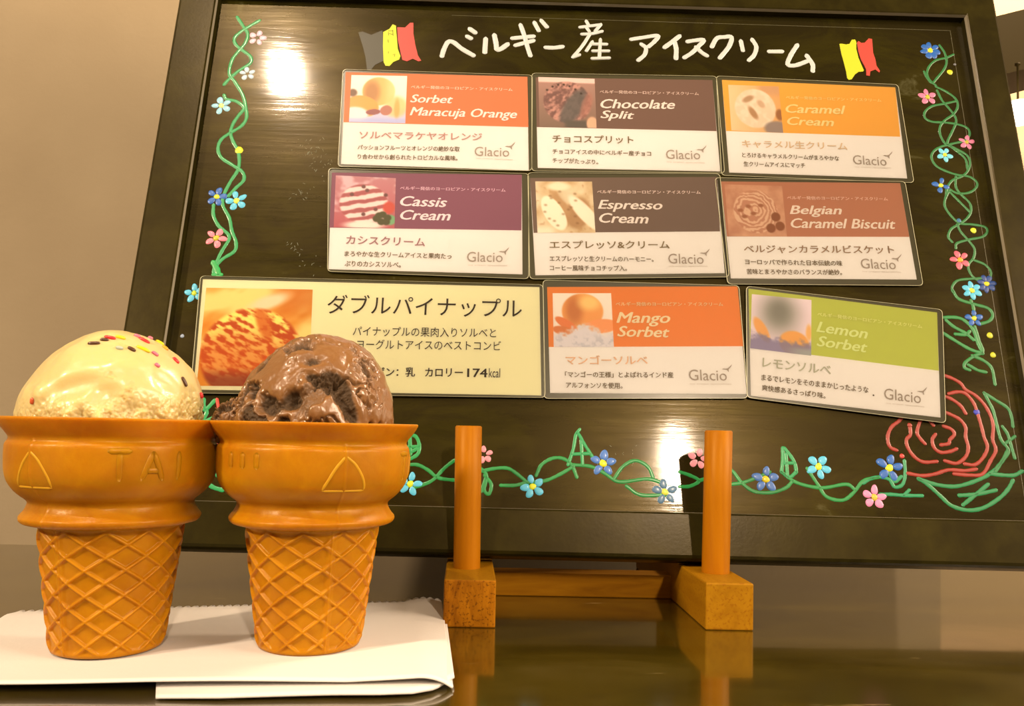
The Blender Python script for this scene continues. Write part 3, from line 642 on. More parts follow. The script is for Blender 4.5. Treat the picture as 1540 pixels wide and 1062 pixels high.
def inset(q, k):   # grow a quad outwards by k metres
    c = sum(q) / 4; out = []
    for p in q: d = p - c; out.append(c + d + np.sign(d) * k)
    return out
TAG = 'ベルギー発信のヨーロピアン・アイスクリーム'
def quad_part(name, q, h0, h1, m, parent, label=None, bev=0):
    o = bbox_b(name, [q[3], q[2], q[1], q[0]], h0, h1, m, parent, bev)
    if label: o['label'] = label
    return o
def rounded(q, r, n=5):
    out = []; k = len(q)
    for i in range(k):
        p, a, b = q[i], q[i - 1], q[(i + 1) % k]; da = (a - p) / np.linalg.norm(a - p); db_ = (b - p) / np.linalg.norm(b - p)
        s0, s1 = p + da * r, p + db_ * r
        for j in range(n + 1): t = j / n; out.append((1 - t) ** 2 * s0 + 2 * t * (1 - t) * p + t * t * s1)
    return out
def card(conv, pouch, paper, band_y, band_c, paper_c, pic, picfn, texts, label, lift, picn=(84, 72)):
    z = lift
    Q = conv(paper); PQ = conv(pouch)
    ctr = sum(PQ) / 4
    e = empty('menu_card', bw(ctr[0], ctr[1], z), label, 'menu card', 'laminated flavour cards on the chalkboard')
    pr_ = rounded([PQ[3], PQ[2], PQ[1], PQ[0]], .0022)
    o = bbox_b('laminate_margin', pr_, z + .00002, z + .00022, m_pouch, e)
    quad_part('paper_card', Q, z + .00022, z + .00034, paint(paper_c, .6, 0), e)
    if band_y:
        bl, br = conv(band_y); quad_part('colour_band', [Q[0], Q[1], br, bl], z + .00034, z + .00038, paint(band_c, .55, 0), e)
    picture(conv(pic), picfn, e, z + .00044, *picn)
    for t in texts:
        s_, a, b, hp, c = t[:5]; bold = t[5] if len(t) > 5 else 0.; sh = t[6] if len(t) > 6 else 0.
        p0, p1 = conv([a, b]); text_on(e, s_, p0, p1, hp, c, z + .00050, bold, sh, 'logo' if s_ == 'Glacio' else 'lettering')
    # clear front film with a fine raised edge
    obj('clear_film', [bw(p[0], p[1], z + .00060) for p in pr_], [tuple(range(len(pr_)))], m_film, e)
    k = len(pr_); w_ = .00022; c0 = sum(pr_) / k; v = []; f = []
    for p in pr_: v += [bw(p[0], p[1], z + .00002), bw(p[0], p[1], z + .00066), bw(*(p + (c0 - p) / np.linalg.norm(c0 - p) * w_ * 1.3), z + .00066), bw(*(p + (c0 - p) / np.linalg.norm(c0 - p) * w_ * 1.3), z + .00002)]
    for i in range(k):
        a, b = 4 * i, 4 * ((i + 1) % k)
        for j in range(4): f.append((a + j, b + j, b + (j + 1) % 4, a + (j + 1) % 4))
    obj('laminate_edge', v, f, m_rimf, e)
    return e
def bird(e, conv, x, y, s, c, z):
    pts = [(0, 0), (9, -2), (17, -9), (30, -22), (25, -10), (16, 0), (13, 6), (14, 18), (9, 12), (5, 6), (-8, 4), (-22, 2), (-12, -1)]
    q = conv([(x + a * s, y + b * s) for a, b in pts])[::-1]; k = len(q)
    obj('bird_emblem', [bw(*a, z) for a in q], [tuple(range(k))], paint(c, .6, 0), e)
def body(s_, a, b, hp, c=(128, 100, 66), bold=.012): return (s_, a, b, hp, c, bold)
LG = (178, 148, 118); SUB = 'ice cream specialities'; EN = dict(bold=.022, shear=.28)
def std(tagp_, en, ti, tic, bo, lg, sub, enc, tagc, k=1., slope=0):
    t = [(TAG, *tagp_, 6.2, tuple(min(255, q + 12) for q in tagc), .020)]
    for s_, a, b, hp in en: t.append((s_, a, b, hp * k, enc, .016, .27))
    t.append((ti[0], ti[1], ti[2], ti[3] * k, tic, .012))
    for s_, a, b in bo: t.append(body(s_, a, b, 9.0))
    t.append(('Glacio', *lg, 52 / 3.124 * k, LG, -.006)); t.append((SUB, *sub, 2.9, (214, 184, 152), 0.))
    return t
E1 = zb(3.124, 480, 90); E2 = zb(3.219, 790, 100); E3 = zb(3.124, 1070, 100); E7 = zb(2.8, 280, 400); E8 = zb(4.8125, 810, 420); E9 = zb(4.8125, 1110, 420)
def sub_(conv, a): return [((x - a[1][0]) * a[0], (y - a[1][1]) * a[0]) for x, y in a[2]]
def rel(s1, o1, s2, o2, pts):       # picture corners read in another enlargement
    return [((o1[0] + x / s1 - o2[0]) * s2, (o1[1] + y / s1 - o2[1]) * s2) for x, y in pts]
CR = (252, 220, 190)
c1 = card(E1, [(112,47),(1003,75),(1000,525),(88,505)], [(125,60),(978,82),(985,522),(103,492)], [(115,295),(983,318)], (240,128,72), CR,
     rel(10.62, (500,100), 3.124, (480,90), [(305,145),(1195,160),(1165,915),(265,895)]), pic_orange,
     std([(432,130),(908,143)], [('Sorbet',(430,184),(627,189),15),('Maracuja Orange',(428,250),(928,264),20.5)], ('ソルベマラケヤオレンジ',(190,355),(765,365),13), (206,144,118),
         [('パッションフルーツとオレンジの絶妙な取',(182,413),(660,422)),('り合わせから創られたトロピカルな風味。',(182,457),(650,465))], [(730,432),(893,436)], [(738,465),(910,472)], (255,222,186), (255,196,150)),
     'laminated card with orange band, passion fruit and orange sorbet, top left of the small cards', .0)
bird(c1, E1, 893, 408, .95, LG, .00050)
c2 = card(E2, [(30,35),(925,50),(965,520),(30,510)], [(50,55),(905,68),(943,510),(60,493)], [(55,295),(925,315)], (134,92,68), CR,
     rel(10.62, (800,110), 3.219, (790,100), [(100,70),(1000,100),(1030,885),(120,860)]), pic_choc,
     std([(360,125),(838,135)], [('Chocolate',(365,183),(722,187),17),('Split',(365,240),(525,245),19)], ('チョコスプリット',(132,352),(522,358),14), (140,110,70),
         [('チョコアイスの中にベルギー産チョコ',(132,413),(608,425)),('チップがたっぷり。',(132,457),(352,465))], [(680,428),(845,430)], [(685,465),(868,470)], (252,212,178), (226,180,146)),
     'laminated card with dark brown band and round chocolate scoop picture, top row middle', .0)
bird(c2, E2, 848, 404, .95, LG, .00050)
c3 = card(E3, [(20,47),(875,88),(950,550),(45,515)], [(48,65),(862,100),(918,528),(82,500)], [(68,305),(885,332)], (244,168,60), CR,
     rel(4.085, (1080,110), 3.124, (1070,100), [(60,75),(370,85),(398,370),(80,355)]), pic_caramel,
     std([(348,148),(795,162)], [('Caramel',(348,200),(627,207),16),('Cream',(355,258),(572,265),15)], ('キャラメル生クリーム',(143,365),(635,378),14), (230,184,132),
         [('とろけるキャラメルクリームがまろやかな',(143,418),(597,435)),('生クリームアイスにマッチ',(150,460),(438,468))], [(663,440),(820,448)], [(672,475),(842,480)], (250,206,128), (250,192,104)),
     'laminated card with yellow-orange band, caramel cream, top row at the right end', .0)
bird(c3, E3, 822, 420, .9, LG, .00050)
c4 = card(E1, [(45,515),(985,540),(985,1035),(40,1000)], [(62,535),(952,545),(955,1012),(45,988)], [(50,793),(950,806)], (152,84,90), CR,
     rel(9.65, (490,250), 3.124, (480,90), [(150,150),(1020,190),(1000,915),(120,900)]), pic_cassis,
     std([(382,608),(875,618)], [('Cassis',(384,668),(600,675),17),('Cream',(384,733),(617,738),16.5)], ('カシスクリーム',(130,850),(498,862),14), (176,118,106),
         [('まろやかな生クリームアイスと果肉たっ',(122,915),(622,928)),('ぷりのカシスソルベ。',(122,962),(385,968))], [(695,930),(862,932)], [(700,970),(883,972)], (255,210,196), (232,170,160)),
     'laminated card with purple band and striped berry scoop picture, second row left', .0006)
bird(c4, E1, 864, 905, .95, LG, .00110)
c5 = card(E2, [(10,520),(940,525),(985,1025),(20,1035)], [(22,545),(925,540),(963,1005),(48,1015)], [(40,810),(940,803)], (128,94,70), CR,
     rel(9.65, (790,260), 3.219, (790,100), [(143,140),(965,143),(1015,885),(175,885)]), pic_espresso,
     std([(347,612),(845,615)], [('Espresso',(352,680),(660,684),20),('Cream',(358,738),(593,743),16.5)], ('エスプレッソ&クリーム',(118,868),(695,868),13.5), (150,118,76),
         [('エスプレッソと生クリームのハーモニー。',(118,935),(618,938)),('コーヒー風味チョコチップ入。',(118,980),(490,982))], [(690,935),(860,937)], [(695,972),(880,972)], (252,212,178), (232,190,156)),
     'laminated card with grey-brown band and pale espresso scoop picture, centre of the nine', .0006)
bird(c5, E2, 862, 907, .95, LG, .00110)
c6 = card(E3, [(12,528),(905,546),(990,1035),(72,1028)], [(42,545),(882,553),(960,1005),(88,1000)], [(70,803),(925,805)], (198,122,80), CR,
     rel(4.085, (1080,110), 3.124, (1070,100), [(35,690),(388,700),(418,1010),(62,1008)]), pic_biscuit,
     std([(352,622),(823,628)], [('Belgian',(365,685),(607,687),19.5),('Caramel Biscuit',(370,741),(858,746),16.5)], ('ベルジャンカラメルビスケット',(150,862),(852,866),13.5), (170,128,90),
         [('ヨーロッパで作られた日本伝統の味',(155,922),(610,930)),('苦味とまろやかさのバランスが絶妙。',(163,968),(608,972))], [(697,930),(860,935)], [(705,968),(885,972)], (255,208,170), (240,176,136)),
     'laminated card with terracotta band and caramel biscuit scoop picture, second row right', .0006)
bird(c6, E3, 860, 906, .95, LG, .00110)
K = (52, 36, 16)
c7 = card(E7, [(65,48),(1503,85),(1512,560),(22,540)], [(75,62),(1487,95),(1495,550),(35,525)], None, None, (250,228,156),
     rel(1, (0,0), 2.8, (280,400), [(312,435),(471.4,437.8),(465.5,583),(297.6,582)]), pic_pine,
     [('ダブルパイナップル',(598,166),(1413,184),31,K,.0), ('パイナップルの果肉入りソルベと',(705,280),(1305,288),15,K,.004), ('ヨーグルトアイスのベストコンビ',(722,335),(1325,342),15,K,.004),
      ('アレルゲン：乳',(672,450),(965,452),14,K,.012), ('カロリー',(1008,453),(1165,454),13,K,.012), ('174',(1185,455),(1268,456),13,K,.012), ('kcal',(1275,455),(1322,456),14,K,.004)],
     'wide pale yellow laminated card with orange pineapple ice cream picture, behind the chocolate cone', .0012, (150, 140))
k8 = 1.0
c8 = card(E8, [(28,15),(1445,55),(1508,870),(36,872)], [(60,65),(1435,60),(1500,838),(82,830)], [(72,498),(1475,492)], (240,132,48), CR,
     [(100,110),(522,110),(542,498),(108,498)], pic_mango,
     std([(555,188),(1328,190)], [('Mango',(562,298),(945,300),22),('Sorbet',(568,385),(940,392),16.5)], ('マンゴーソルベ',(195,592),(783,592),14), (240,180,128),
         [('「マンゴーの王様」とよばれるインド産',(190,697),(970,700)),('アルフォンソを使用。',(197,773),(603,778))], [(1082,700),(1355,703)], [(1090,765),(1390,767)], (255,206,150), (255,182,116)),
     'laminated card with orange band and mango sorbet picture, bottom row middle', .0010)
bird(c8, E8, 1350, 655, 1.45, LG, .00150)
c9 = card(E9, [(50,60),(1465,230),(1490,1050),(55,865)], [(68,78),(1428,250),(1453,1008),(85,850)], [(80,500),(1440,670)], (202,190,70), CR,
     [(92,118),(522,160),(520,562),(80,508)], pic_lemon,
     std([(565,262),(1318,352)], [('Lemon',(560,352),(925,404),16.5),('Sorbet',(562,455),(922,503),16.5)], ('レモンソルベ',(170,610),(660,668),14), (196,176,136),
         [('まるでレモンをそのままかじったような',(162,718),(932,810)),('爽快感あるさっぱり味。',(165,792),(622,852))], [(1045,835),(1310,868)], [(1060,905),(1335,932)], (232,222,130), (226,214,110)),
     'laminated card with lime green band, lemon sorbet, hanging tilted at the bottom right', .0012)
bird(c9, E9, 1312, 818, 1.45, LG, .00170)
q = E9([(968, 848)])[0]; a_ = [q + .0004 * np.array([math.cos(t), math.sin(t)]) for t in np.linspace(0, 2 * math.pi, 9)[:-1]]
obj('printed_dot', [bw(*p, .00172) for p in a_], [tuple(range(8))], paint((90, 66, 40), .6, 0), c9)

# ------------------------------------------------------------------ napkin
m_shadow = m_nap
nap = empty('paper_napkin', (-.1, .27, 0), 'white folded paper napkin with scalloped edge under the two cones', 'napkin')
def sheet(name, A, B, Cc, D, zf, nx=420, ny=36, thick=.0006, scallop=True):   # A back-left B back-right Cc front-right D front-left
    A, B, Cc, D = [np.array(q[:2]) for q in (A, B, Cc, D)]; v = []; f = []
    for j in range(ny + 1):
        for i in range(nx + 1):
            a, b = i / nx, j / ny; p = (1 - b) * ((1 - a) * A + a * B) + b * ((1 - a) * D + a * Cc)
            if scallop and j == 0: p = p + np.array([0, .0016 * abs(math.sin(a * 52 * math.pi))])
            v.append((p[0], p[1], zf(a, b) + (.0004 * abs(math.sin(a * 52 * math.pi)) if scallop and j == 0 else 0)))
    k = nx + 1
    f = [(j * k + i, (j + 1) * k + i, (j + 1) * k + i + 1, j * k + i + 1) for j in range(ny) for i in range(nx)]
    o = obj(name, v, f, m_nap, nap, True); s = o.modifiers.new('thickness', 'SOLIDIFY'); s.thickness = thick; s.offset = -1; return o
zt_ = .0034
def z_top(a, b):
    z = zt_ + .0003 * math.sin(a * 9 + b * 3) * b
    z += .0016 * max(0, (a - .80) / .2) * max(0, (b - .45) / .55) * (1 - max(0, (a - .93) / .07) ** 2)
    z -= .0022 * max(0, (a - .93) / .07) ** 2 * b
    if b < .12: z -= (.12 - b) / .12 * .0016
    if a > .9 and b < .35: z += .0012 * math.sin((a - .9) / .1 * math.pi) * (.35 - b) / .35
    return max(z, .0012)
A_ = on_z(25, 914, zt_); B_2 = on_z(664, 898, zt_); C_2 = on_z(682, 1021, zt_); D_2 = on_z(-150, 1026, zt_)
sheet('upper_fold', A_, B_2, C_2, D_2, z_top)
A2 = on_z(236, 1000, .0015); B2 = on_z(672, 935, .0012); C2_ = on_z(683, 1027, .0012); D2_ = on_z(234, 1048, .001)
def z_low(a, b): return .0012 + .0006 * math.sin(a * math.pi) * b + (.0012 * max(0, (a - .8) / .2) * b)
# front edge of the lower fold bows forward, then rises to the right-hand tip
def low_sheet():
    v = []; f = []; nx, ny = 90, 14
    fr_ = [on_z(x, y, .0011)[:2] for x, y in ((234, 1048), (330, 1049), (430, 1047), (500, 1046), (570, 1046), (620, 1044), (650, 1038), (668, 1030), (683, 1023))]
    fr_ = [np.array(p) for p in fr_]
    for j in range(ny + 1):
        for i in range(nx + 1):
            a, b = i / nx, j / ny; t = a * (len(fr_) - 1); k0 = min(int(t), len(fr_) - 2); fp = fr_[k0] * (1 - (t - k0)) + fr_[k0 + 1] * (t - k0)
            bp = np.array(A2[:2]) * (1 - a) + np.array(B2[:2]) * a; p = bp * (1 - b) + fp * b; v.append((p[0], p[1], z_low(a, b)))
    k = nx + 1; f = [(j * k + i, (j + 1) * k + i, (j + 1) * k + i + 1, j * k + i + 1) for j in range(ny) for i in range(nx)]
    o = obj('lower_fold', v, f, m_nap, nap, True); s = o.modifiers.new('thickness', 'SOLIDIFY'); s.thickness = .0007; s.offset = -1
low_sheet()

# ------------------------------------------------------------------ wafer cups
Zc = zt_ + .0001
prof = [(.0152, 0), (.0160, .0004), (.0164, .0012), (.0170, .0060), (.0209, .0372), (.0214, .0386)]
prof_up = [(.0214, .0388), (.0236, .0391), (.0252, .0395), (.0260, .0403), (.0262, .0412), (.0258, .0420), (.0250, .0430), (.0243, .0442), (.0239, .0456), (.0245, .0466), (.0259, .0477), (.0275, .0492), (.0289, .0510), (.0299, .0530), (.0305, .0558), (.0307, .0590),
           (.0307, .0622), (.0305, .0637), (.0298, .0647), (.0297, .0655), (.0300, .0662), (.0307, .0671), (.0320, .0688), (.0331, .0706), (.0333, .0712), (.0332, .0716), (.0326, .0717), (.0318, .0714), (.0308, .0696), (.0290, .0664), (.0288, .0620), (.0286, .0560), (.0270, .0520), (.0, .0510)]
def resample(p, step):
    out = [np.array(p[0], float)]
    for a, b in zip(p[:-1], p[1:]):
        a, b = np.array(a, float), np.array(b, float); n = max(1, int(np.linalg.norm(b - a) / step))
        for k in range(1, n + 1): out.append(a + (b - a) * k / n)
    return out
def make_cup(c, rot, ks=1.0):
    P = resample(prof, .00034) + catmull(prof_up, 4)[1:]
    seg = 420; th = np.arange(seg) * 2 * math.pi / seg; rr = np.array([p[0] for p in P]); zz = np.array([p[1] for p in P])
    TH, RR = np.meshgrid(th, rr, indexing='ij'); ZZ = np.broadcast_to(zz, RR.shape)
    nd, rows = 11, .0076                          # lattice of slanting ribs
    a = TH * nd / (2 * math.pi)
    tri = lambda x: np.abs(((x + .5) % 1) - .5)   # distance to nearest rib
    zn = ZZ / rows
    d1, d2 = tri(a + zn), tri(a - zn)
    rib = np.maximum(1 - sstep(.02, .08, d1), 1 - sstep(.02, .08, d2))
    cell = np.minimum(d1, d2)
    inz = sstep(.0008, .0030, ZZ) * (1 - sstep(.0372, .0386, ZZ)) * (RR > .0155)
    seam = np.minimum(np.abs(((TH - .42) % math.pi)), np.abs(math.pi - ((TH - .42) % math.pi)))
    flat = sstep(.03, .10, seam)
    nz = fbm(np.stack([RR * np.cos(TH) * 260, RR * np.sin(TH) * 260, ZZ * 260], -1), 3, 4)
    disp = inz * (.00042 * rib - .00060 * sstep(.05, .12, cell)) * (.35 + .65 * flat) + .00022 * (nz - .5)
    disp += .00030 * np.exp(-((seam * RR) / .00022) ** 2) * (ZZ < .0655) * (RR > .016)
    lump = fbm(np.stack([np.cos(TH) * 3, np.sin(TH) * 3, ZZ * 300], -1), 3, 8); disp += .0005 * (lump - .5) * np.exp(-((ZZ - .0415) / .003) ** 2)
    r2 = RR + disp * (RR > .002)
    X_ = r2 * np.cos(TH + rot); Y_ = r2 * np.sin(TH + rot)
    V = np.stack([c[0] + X_ * ks, c[1] + Y_ * ks, c[2] + ZZ * ks], -1).reshape(-1, 3); k = len(P)
    i = np.arange(seg)[:, None]; j = np.arange(k - 1)[None]; a0 = i * k + j; b0_ = ((i + 1) % seg) * k + j
    Fq = np.stack([a0, b0_, b0_ + 1, a0 + 1], -1).reshape(-1, 4)
    return V, Fq
pz = np.array([p[1] for p in prof + prof_up[1:24]]); prr = np.array([p[0] for p in prof + prof_up[1:24]])
def cup_r(z): return float(np.interp(z, pz, prr))
def emboss(cup, c, paths, name, ks, wr=.00042, m=None):   # paths of (angle from the viewer's side, height), raised ridges on the cup
    v, f = [], []
    for path in paths:
        pts = catmull(path, 6) if len(path) > 2 else [np.array(path[0]) + (np.array(path[1]) - np.array(path[0])) * t for t in np.linspace(0, 1, 8)]
        P3 = []
        for a, z in pts:
            t = math.radians(a); r = cup_r(z) - .00008
            P3.append(np.array([c[0] + ks * r * math.sin(t), c[1] - ks * r * math.cos(t), c[2] + ks * z]))
        for i, p in enumerate(P3):
            d = P3[min(i + 1, len(P3) - 1)] - P3[max(i - 1, 0)]; d = d / np.linalg.norm(d)
            o_ = p - np.array([c[0], c[1], p[2]]); o_ = o_ / np.linalg.norm(o_); o2 = .42 if wr > .0006 else .55; s_ = np.cross(d, o_); w_ = wr * (.4 if i in (0, len(P3) - 1) else 1)
            for k in range(8): t = 2 * math.pi * k / 8; v.append(p + w_ * math.cos(t) * s_ + w_ * o2 * math.sin(t) * o_)
        b = len(v) - 8 * len(P3)
        for i in range(len(P3) - 1):
            for k in range(8): f.append((b + i * 8 + k, b + i * 8 + (k + 1) % 8, b + (i + 1) * 8 + (k + 1) % 8, b + (i + 1) * 8 + k))
        f.append(tuple(b + k for k in range(8))); f.append(tuple(b + (len(P3) - 1) * 8 + k for k in reversed(range(8))))
    return obj(name, v, f, m or m_wafer, cup, True)
def cone(px, Y, tri_a, label, ks):
    c = at(px, Y, Zc); tri_a += math.degrees(math.atan2(-c[0], Y)); rot = math.radians(tri_a - 90) - .42; e = empty('ice_cream_cone', c, label, 'ice cream cone')
    V, Fq = make_cup(c, rot, ks); cup = obj('wafer_cup', V, Fq, m_wafer, e, True)
    t0, w_ = tri_a, 13.
    emboss(cup, c, [[(t0 - w_, .0516), (t0 - w_ * .75, .0545), (t0 - w_ * .4, .0585), (t0, .0618)], [(t0, .0618), (t0 + w_ * .45, .0592), (t0 + w_ * .85, .0550), (t0 + w_, .0516)], [(t0 - w_, .0516), (t0, .0516), (t0 + w_, .0516)]],
           'embossed_triangle', ks, .00050, m_wafer_hi)
    for k, ch in ((t0 + 48, 'T'), (t0 + 65, 'A'), (t0 + 80, 'I')):
        zt1, zb1 = .0622, .0535
        if ch == 'T': L = [[(k - 6, zt1), (k + 6, zt1)], [(k, zt1), (k, zb1)]]
        if ch == 'A': L = [[(k, zt1), (k - 6, zb1)], [(k, zt1), (k + 6, zb1)], [(k - 3.4, .0566), (k + 3.4, .0566)]]
        if ch == 'I': L = [[(k, zt1), (k, zb1)]]
        emboss(cup, c, L, 'embossed_letter', ks, .00095)
    for k in (t0 - 50, t0 - 60, t0 - 70): emboss(cup, c, [[(k, .0624), (k, .0575)]], 'embossed_mark', ks, .0011)
    return e, cup, c
coneL, cupL, cL = cone(162, .2665, -46, 'ice cream cone with vanilla scoop and coloured sprinkles, standing on the napkin', 1.0)
coneR, cupR, cR = cone(465, .2740, 17, 'ice cream cone with glossy chocolate scoop, standing on the napkin', 1.0)

# ------------------------------------------------------------------ scoops
def icos(n):
    bm = bmesh.new(); bmesh.ops.create_icosphere(bm, subdivisions=n, radius=1); v = np.array([x.co[:] for x in bm.verts]); f = np.array([[q.index for q in x.verts] for x in bm.faces]); bm.free(); return v, f
SV, SF = icos(8)
def dirn_px(c, rx, rz, px, py):     # direction on the scoop facing a picture point (front side)
    u = (px - c[0]) / rx; v = (c[1] - py) / rz; r = math.hypot(u, v)
    if r > .98: u, v = u / r * .98, v / r * .98
    a = math.atan2(-c[2], c[3]); x, y = u, -math.sqrt(1 - u * u - v * v)
    return np.array([x * math.cos(a) - y * math.sin(a), x * math.sin(a) + y * math.cos(a), v])
def pit(D, d, sx, depth, ang=0, asp=1.0):
    # elliptical hollow around direction d; sx angular size
    t1 = np.cross(d, [0, 0, 1]); t1 = -t1 / np.linalg.norm(t1); t2 = np.cross(t1, d) * -1
    t1 = t1 if t1[0] > 0 else -t1; t2 = t2 if t2[2] > 0 else -t2
    a, b = D @ t1, D @ t2; ca, sa = math.cos(ang), math.sin(ang); x = a - d @ t1; y = b - d @ t2
    x, y = (x * ca + y * sa) / (sx * asp), (-x * sa + y * ca) / sx
    return depth * np.exp(-(x * x + y * y) ** 1.5) * (D @ d > 0)
def scoop(parent, c, rx, ry, rz, dispf, m, extra=None, name='ice_cream_scoop'):
    D = SV; warp = np.stack([fbm(D * 3 + 9, 3, 31), fbm(D * 3 + 4, 3, 33), fbm(D * 3, 3, 35)], -1) - .5
    d, attr = dispf(D, warp)
    V = D * np.array([rx, ry, rz]) + D * d[:, None]
    if extra is not None: V = extra(V, D)
    V = V + np.array(c); keep = (V[:, 2] > c[2] - .011); fk = keep[SF].all(1); idx = -np.ones(len(V), int); used = np.unique(SF[fk]); idx[used] = np.arange(len(used))
    o = obj(name, V[used], idx[SF[fk]], m, parent, True)
    at_ = o.data.attributes.new('crumb_shade', 'FLOAT', 'POINT'); at_.data.foreach_set('value', attr[used].astype(np.float32)); return o
def scoop_mat(name, c_smooth, c_crumb_shade, r0, r1, sss, rad, coat):
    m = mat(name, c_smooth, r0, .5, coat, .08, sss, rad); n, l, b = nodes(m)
    a = n.new('ShaderNodeAttribute'); a.attribute_name = 'crumb_shade'
    base(m, ramp(m, a.outputs['Fac'], [(.1, c_smooth), (.9, c_crumb_shade)])); roughl(m, ramp(m, a.outputs['Fac'], [(.0, r0), (.7, r1)]))  # crumbly hollows rougher, and their shade painted in as a darker colour
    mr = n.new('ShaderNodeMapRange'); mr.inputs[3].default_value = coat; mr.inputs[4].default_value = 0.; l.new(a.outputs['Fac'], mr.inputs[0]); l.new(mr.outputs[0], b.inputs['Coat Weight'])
    bump(m, noise(m, 1400, 4, .6), .18, .0002); return m
m_van = scoop_mat('vanilla_ice_cream', alb(194, 158, 92), alb(182, 134, 62), .34, .6, .6, (.006, .004, .0018), .32)
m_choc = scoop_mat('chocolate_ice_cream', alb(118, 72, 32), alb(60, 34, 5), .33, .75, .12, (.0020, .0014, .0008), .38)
def disp_van(D, w):
    Dw = D + w * .25
    low = fbm(Dw * 1.7 + 3, 3, 51) - .5
    d = .0030 * low
    top = sstep(-.12, .34, D[:, 2] + .35 * (fbm(D * 2.2, 3, 52) - .5) - .12 * D[:, 0])   # the molten smooth cap
    cr = (1 - top)
    rid = 1 - np.abs(2 * fbm(Dw * 7, 4, 53) - 1); g = fbm(D * 22, 3, 54); g2 = fbm(D * 50, 2, 55)
    d = d - cr * (.0014 + .0018 * sstep(.35, .75, fbm(Dw * 5, 3, 56))) + cr * (.0012 * (rid - .7) + .0022 * (g - .5) + .0009 * (g2 - .5))
    for (px, py, s_, dp, ang, asp) in [(120, 592, .12, -.0022, .25, 2.2), (155, 602, .10, -.0015, .5, 1.6), (235, 585, .10, -.0008, -.7, 1.6), (75, 600, .10, .0010, 0, 1), (150, 632, .05, .0020, 0, 1), (262, 634, .05, .0018, 0, 1.4), (115, 630, .07, .0014, 0, 1), (180, 560, .10, .0006, 0, 2)]:
        d = d + pit(D, dirn_px((172, 640, -.125, .2665), 131, 134, px, py), s_, dp, ang, asp)
    # small frosty patches high on the right
    pt = sstep(.55, .7, fbm(D * 6 + 2, 2, 57)) * sstep(.1, .35, D[:, 0]) * top; d = d + pt * .0010 * (g - .5)
    skirt = np.exp(-((D[:, 2] + .02) / .06) ** 2); d = d + skirt * .0012 * (fbm(D * 9, 3, 58) - .3)
    return d, np.clip(cr * (.3 + .9 * (1 - rid)) + pt * .4, 0, 1)
cv = at(172, .2665, Zc + .0700)
vs = scoop(coneL, cv, .0276, .0272, .0290, disp_van, m_van)
def disp_choc(D, w):
    Dw = D + w * .35
    d = .0034 * (fbm(Dw * 1.8 + 5, 3, 61) - .5)
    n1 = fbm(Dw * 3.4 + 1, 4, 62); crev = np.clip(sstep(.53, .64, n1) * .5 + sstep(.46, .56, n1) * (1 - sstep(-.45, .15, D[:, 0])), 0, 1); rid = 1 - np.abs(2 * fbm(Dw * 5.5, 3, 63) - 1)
    cut = sstep(.90, .985, rid) * sstep(.42, .6, fbm(D * 3, 2, 64))
    C0 = (475, 645, -.064, .274); rx, rz = 118, 142; extra = np.zeros(len(D))
    for (px, py, s_, dp, ang, asp) in [(500, 582, .13, -.0050, -.6, 1.7), (520, 612, .08, -.0040, -.95, 2.6), (384, 594, .085, -.0042, 0, 1.0), (440, 606, .10, -.0040, .5, 1.2), (391, 552, .12, -.0034, .7, 1.3), (410, 615, .11, -.0032, -.3, 1.6),
                                       (430, 640, .07, -.0038, 0, 1.2), (572, 642, .05, -.0040, 0, 1.), (556, 641, .045, -.0036, 0, 1), (463, 549, .07, -.0022, .25, 2.0), (453, 522, .06, -.0020, -.6, 2.), (465, 574, .06, -.0030, -.5, 1.6),
                                       (552, 552, .05, -.0016, -1.1, 1.6), (555, 603, .05, -.0014, -.2, 2.), (520, 625, .08, -.0012, -.9, 2.2)]:
        extra = extra + pit(D, dirn_px(C0, rx, rz, px, py), s_, dp, ang, asp)
    for (px, py, s_, dp, ang, asp) in [(455, 590, .06, .0016, .9, 2.0), (475, 620, .12, .0022, -.5, 1.2), (385, 630, .10, .0022, -.2, 2.), (535, 560, .16, .0012, 0, 1), (440, 545, .10, .0012, .3, 1.4), (545, 600, .08, .0014, -1.1, 2.)]:
        extra = extra + pit(D, dirn_px(C0, rx, rz, px, py), s_, dp, ang, asp)
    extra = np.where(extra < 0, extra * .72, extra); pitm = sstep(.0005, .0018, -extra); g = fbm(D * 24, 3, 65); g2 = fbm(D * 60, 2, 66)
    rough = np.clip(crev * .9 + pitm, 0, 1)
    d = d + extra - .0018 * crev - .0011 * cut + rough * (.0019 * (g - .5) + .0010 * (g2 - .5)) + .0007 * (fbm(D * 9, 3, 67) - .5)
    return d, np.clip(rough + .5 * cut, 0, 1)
cc = at(473, .2740, Zc + .0700)
def ex(V, D):
    # the dome leans a little to the right; a molten foot spreads at the rim
    t = np.clip(D[:, 2], 0, 1); V = V.copy(); V[:, 0] += .0016 * t
    return V
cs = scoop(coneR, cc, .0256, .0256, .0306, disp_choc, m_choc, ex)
def disp_blob(D, w):
    g = fbm(D * 3 + w, 3, 71) - .5; r = sstep(.5, .62, fbm(D * 3.5 + 3, 3, 72)); return .0028 * g - .0012 * r + r * .0014 * (fbm(D * 12, 2, 73) - .5), r
SV_, SF_ = SV, SF; SV, SF = icos(6)
cb = at(352, .2715, Zc + .0705); o = scoop(coneR, cb, .0066, .0075, .0086, disp_blob, m_choc, None, 'melted_lump')
cb = at(338, .2690, Zc + .0705); o = scoop(coneR, cb, .0042, .0055, .0040, disp_blob, m_choc, None, 'melted_lump')
SV, SF = SV_, SF_

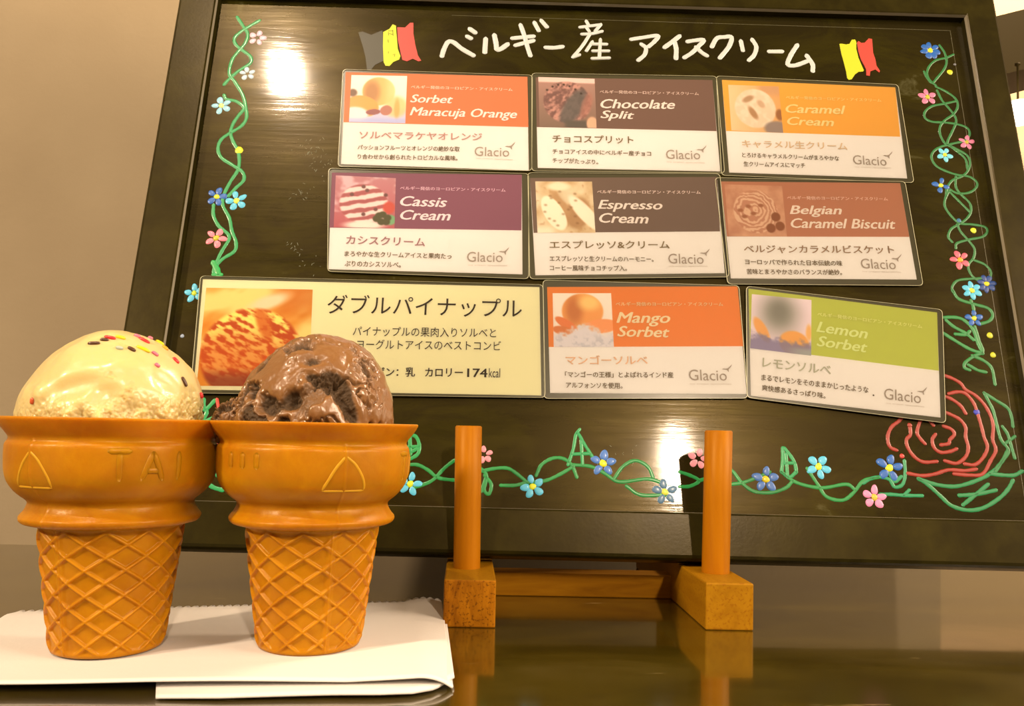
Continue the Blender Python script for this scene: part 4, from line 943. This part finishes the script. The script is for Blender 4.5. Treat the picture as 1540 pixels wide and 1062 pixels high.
# sprinkles pressed into the vanilla scoop
bvh = BVHTree.FromPolygons([v.co + world_off(vs) for v in vs.data.vertices], [tuple(p.vertices) for p in vs.data.polygons])
def sprinkle(px, py, ang, ln, c, r=.00062):
    d = Vector(nrm(ray(px, py))); hit = bvh.ray_cast(Vector(CAM), d)
    if hit[0] is None:
        cpt = Vector(CAM) + d * (Vector(cv) - Vector(CAM)).dot(d); q = bvh.find_nearest(cpt); p, nn = q[0], q[1]
    else: p, nn = hit[0], hit[1]
    nn = nn.normalized(); rt = Vector(M @ np.array([math.cos(ang), math.sin(ang), 0.])); t = (rt - nn * rt.dot(nn)).normalized(); s_ = nn.cross(t)
    p = p + nn * r * .25; v, f = [], []; rings = [(-1, .2), (-.9, .62), (-.7, .85), (-.4, 1), (.4, 1), (.7, .85), (.9, .62), (1, .2)]; k = 10
    for a, q in rings:
        for i in range(k): th = 2 * math.pi * i / k; v.append(p + t * a * (ln / 2 + r) + nn * r * q * math.sin(th) + s_ * r * q * math.cos(th))
    for j in range(len(rings) - 1):
        for i in range(k): f.append((j * k + i, j * k + (i + 1) % k, (j + 1) * k + (i + 1) % k, (j + 1) * k + i))
    f.append(tuple(range(k - 1, -1, -1))); f.append(tuple((len(rings) - 1) * k + i for i in range(k)))
    obj('sprinkle', v, f, paint(c, .35, .3), vs, True)
RD, PN, YL, BR, OR = (230, 40, 36), (236, 104, 110), (250, 200, 12), (86, 44, 16), (244, 150, 20)
Zs = lambda x, y: (120 + x / 7.7, 490 + y / 7.7)
for (x, y, a, ln, c) in [(165,208,.15,.0024,BR),(285,168,.3,.0012,BR),(350,142,-.1,.0022,RD),(470,140,0,.0018,YL),(665,125,-.5,.0010,PN),(745,175,-.65,.0026,RD),(815,148,0,.0004,PN),(925,200,-.7,.0018,YL),(985,262,-.6,.0010,OR),
                         (870,328,0,.0010,PN),(1110,405,-.6,.0014,RD),(895,460,-.3,.0005,PN),(1207,650,-1.2,.0022,BR),(1402,808,1.4,.0008,RD),(600,275,-.4,.0014,BR),(735,275,-.1,.0032,YL),(460,262,0,.0010,(190,180,140))]:
    sprinkle(*Zs(x, y), a, ln, c)
sprinkle(49, 603, 1.3, .0008, (226, 90, 40))
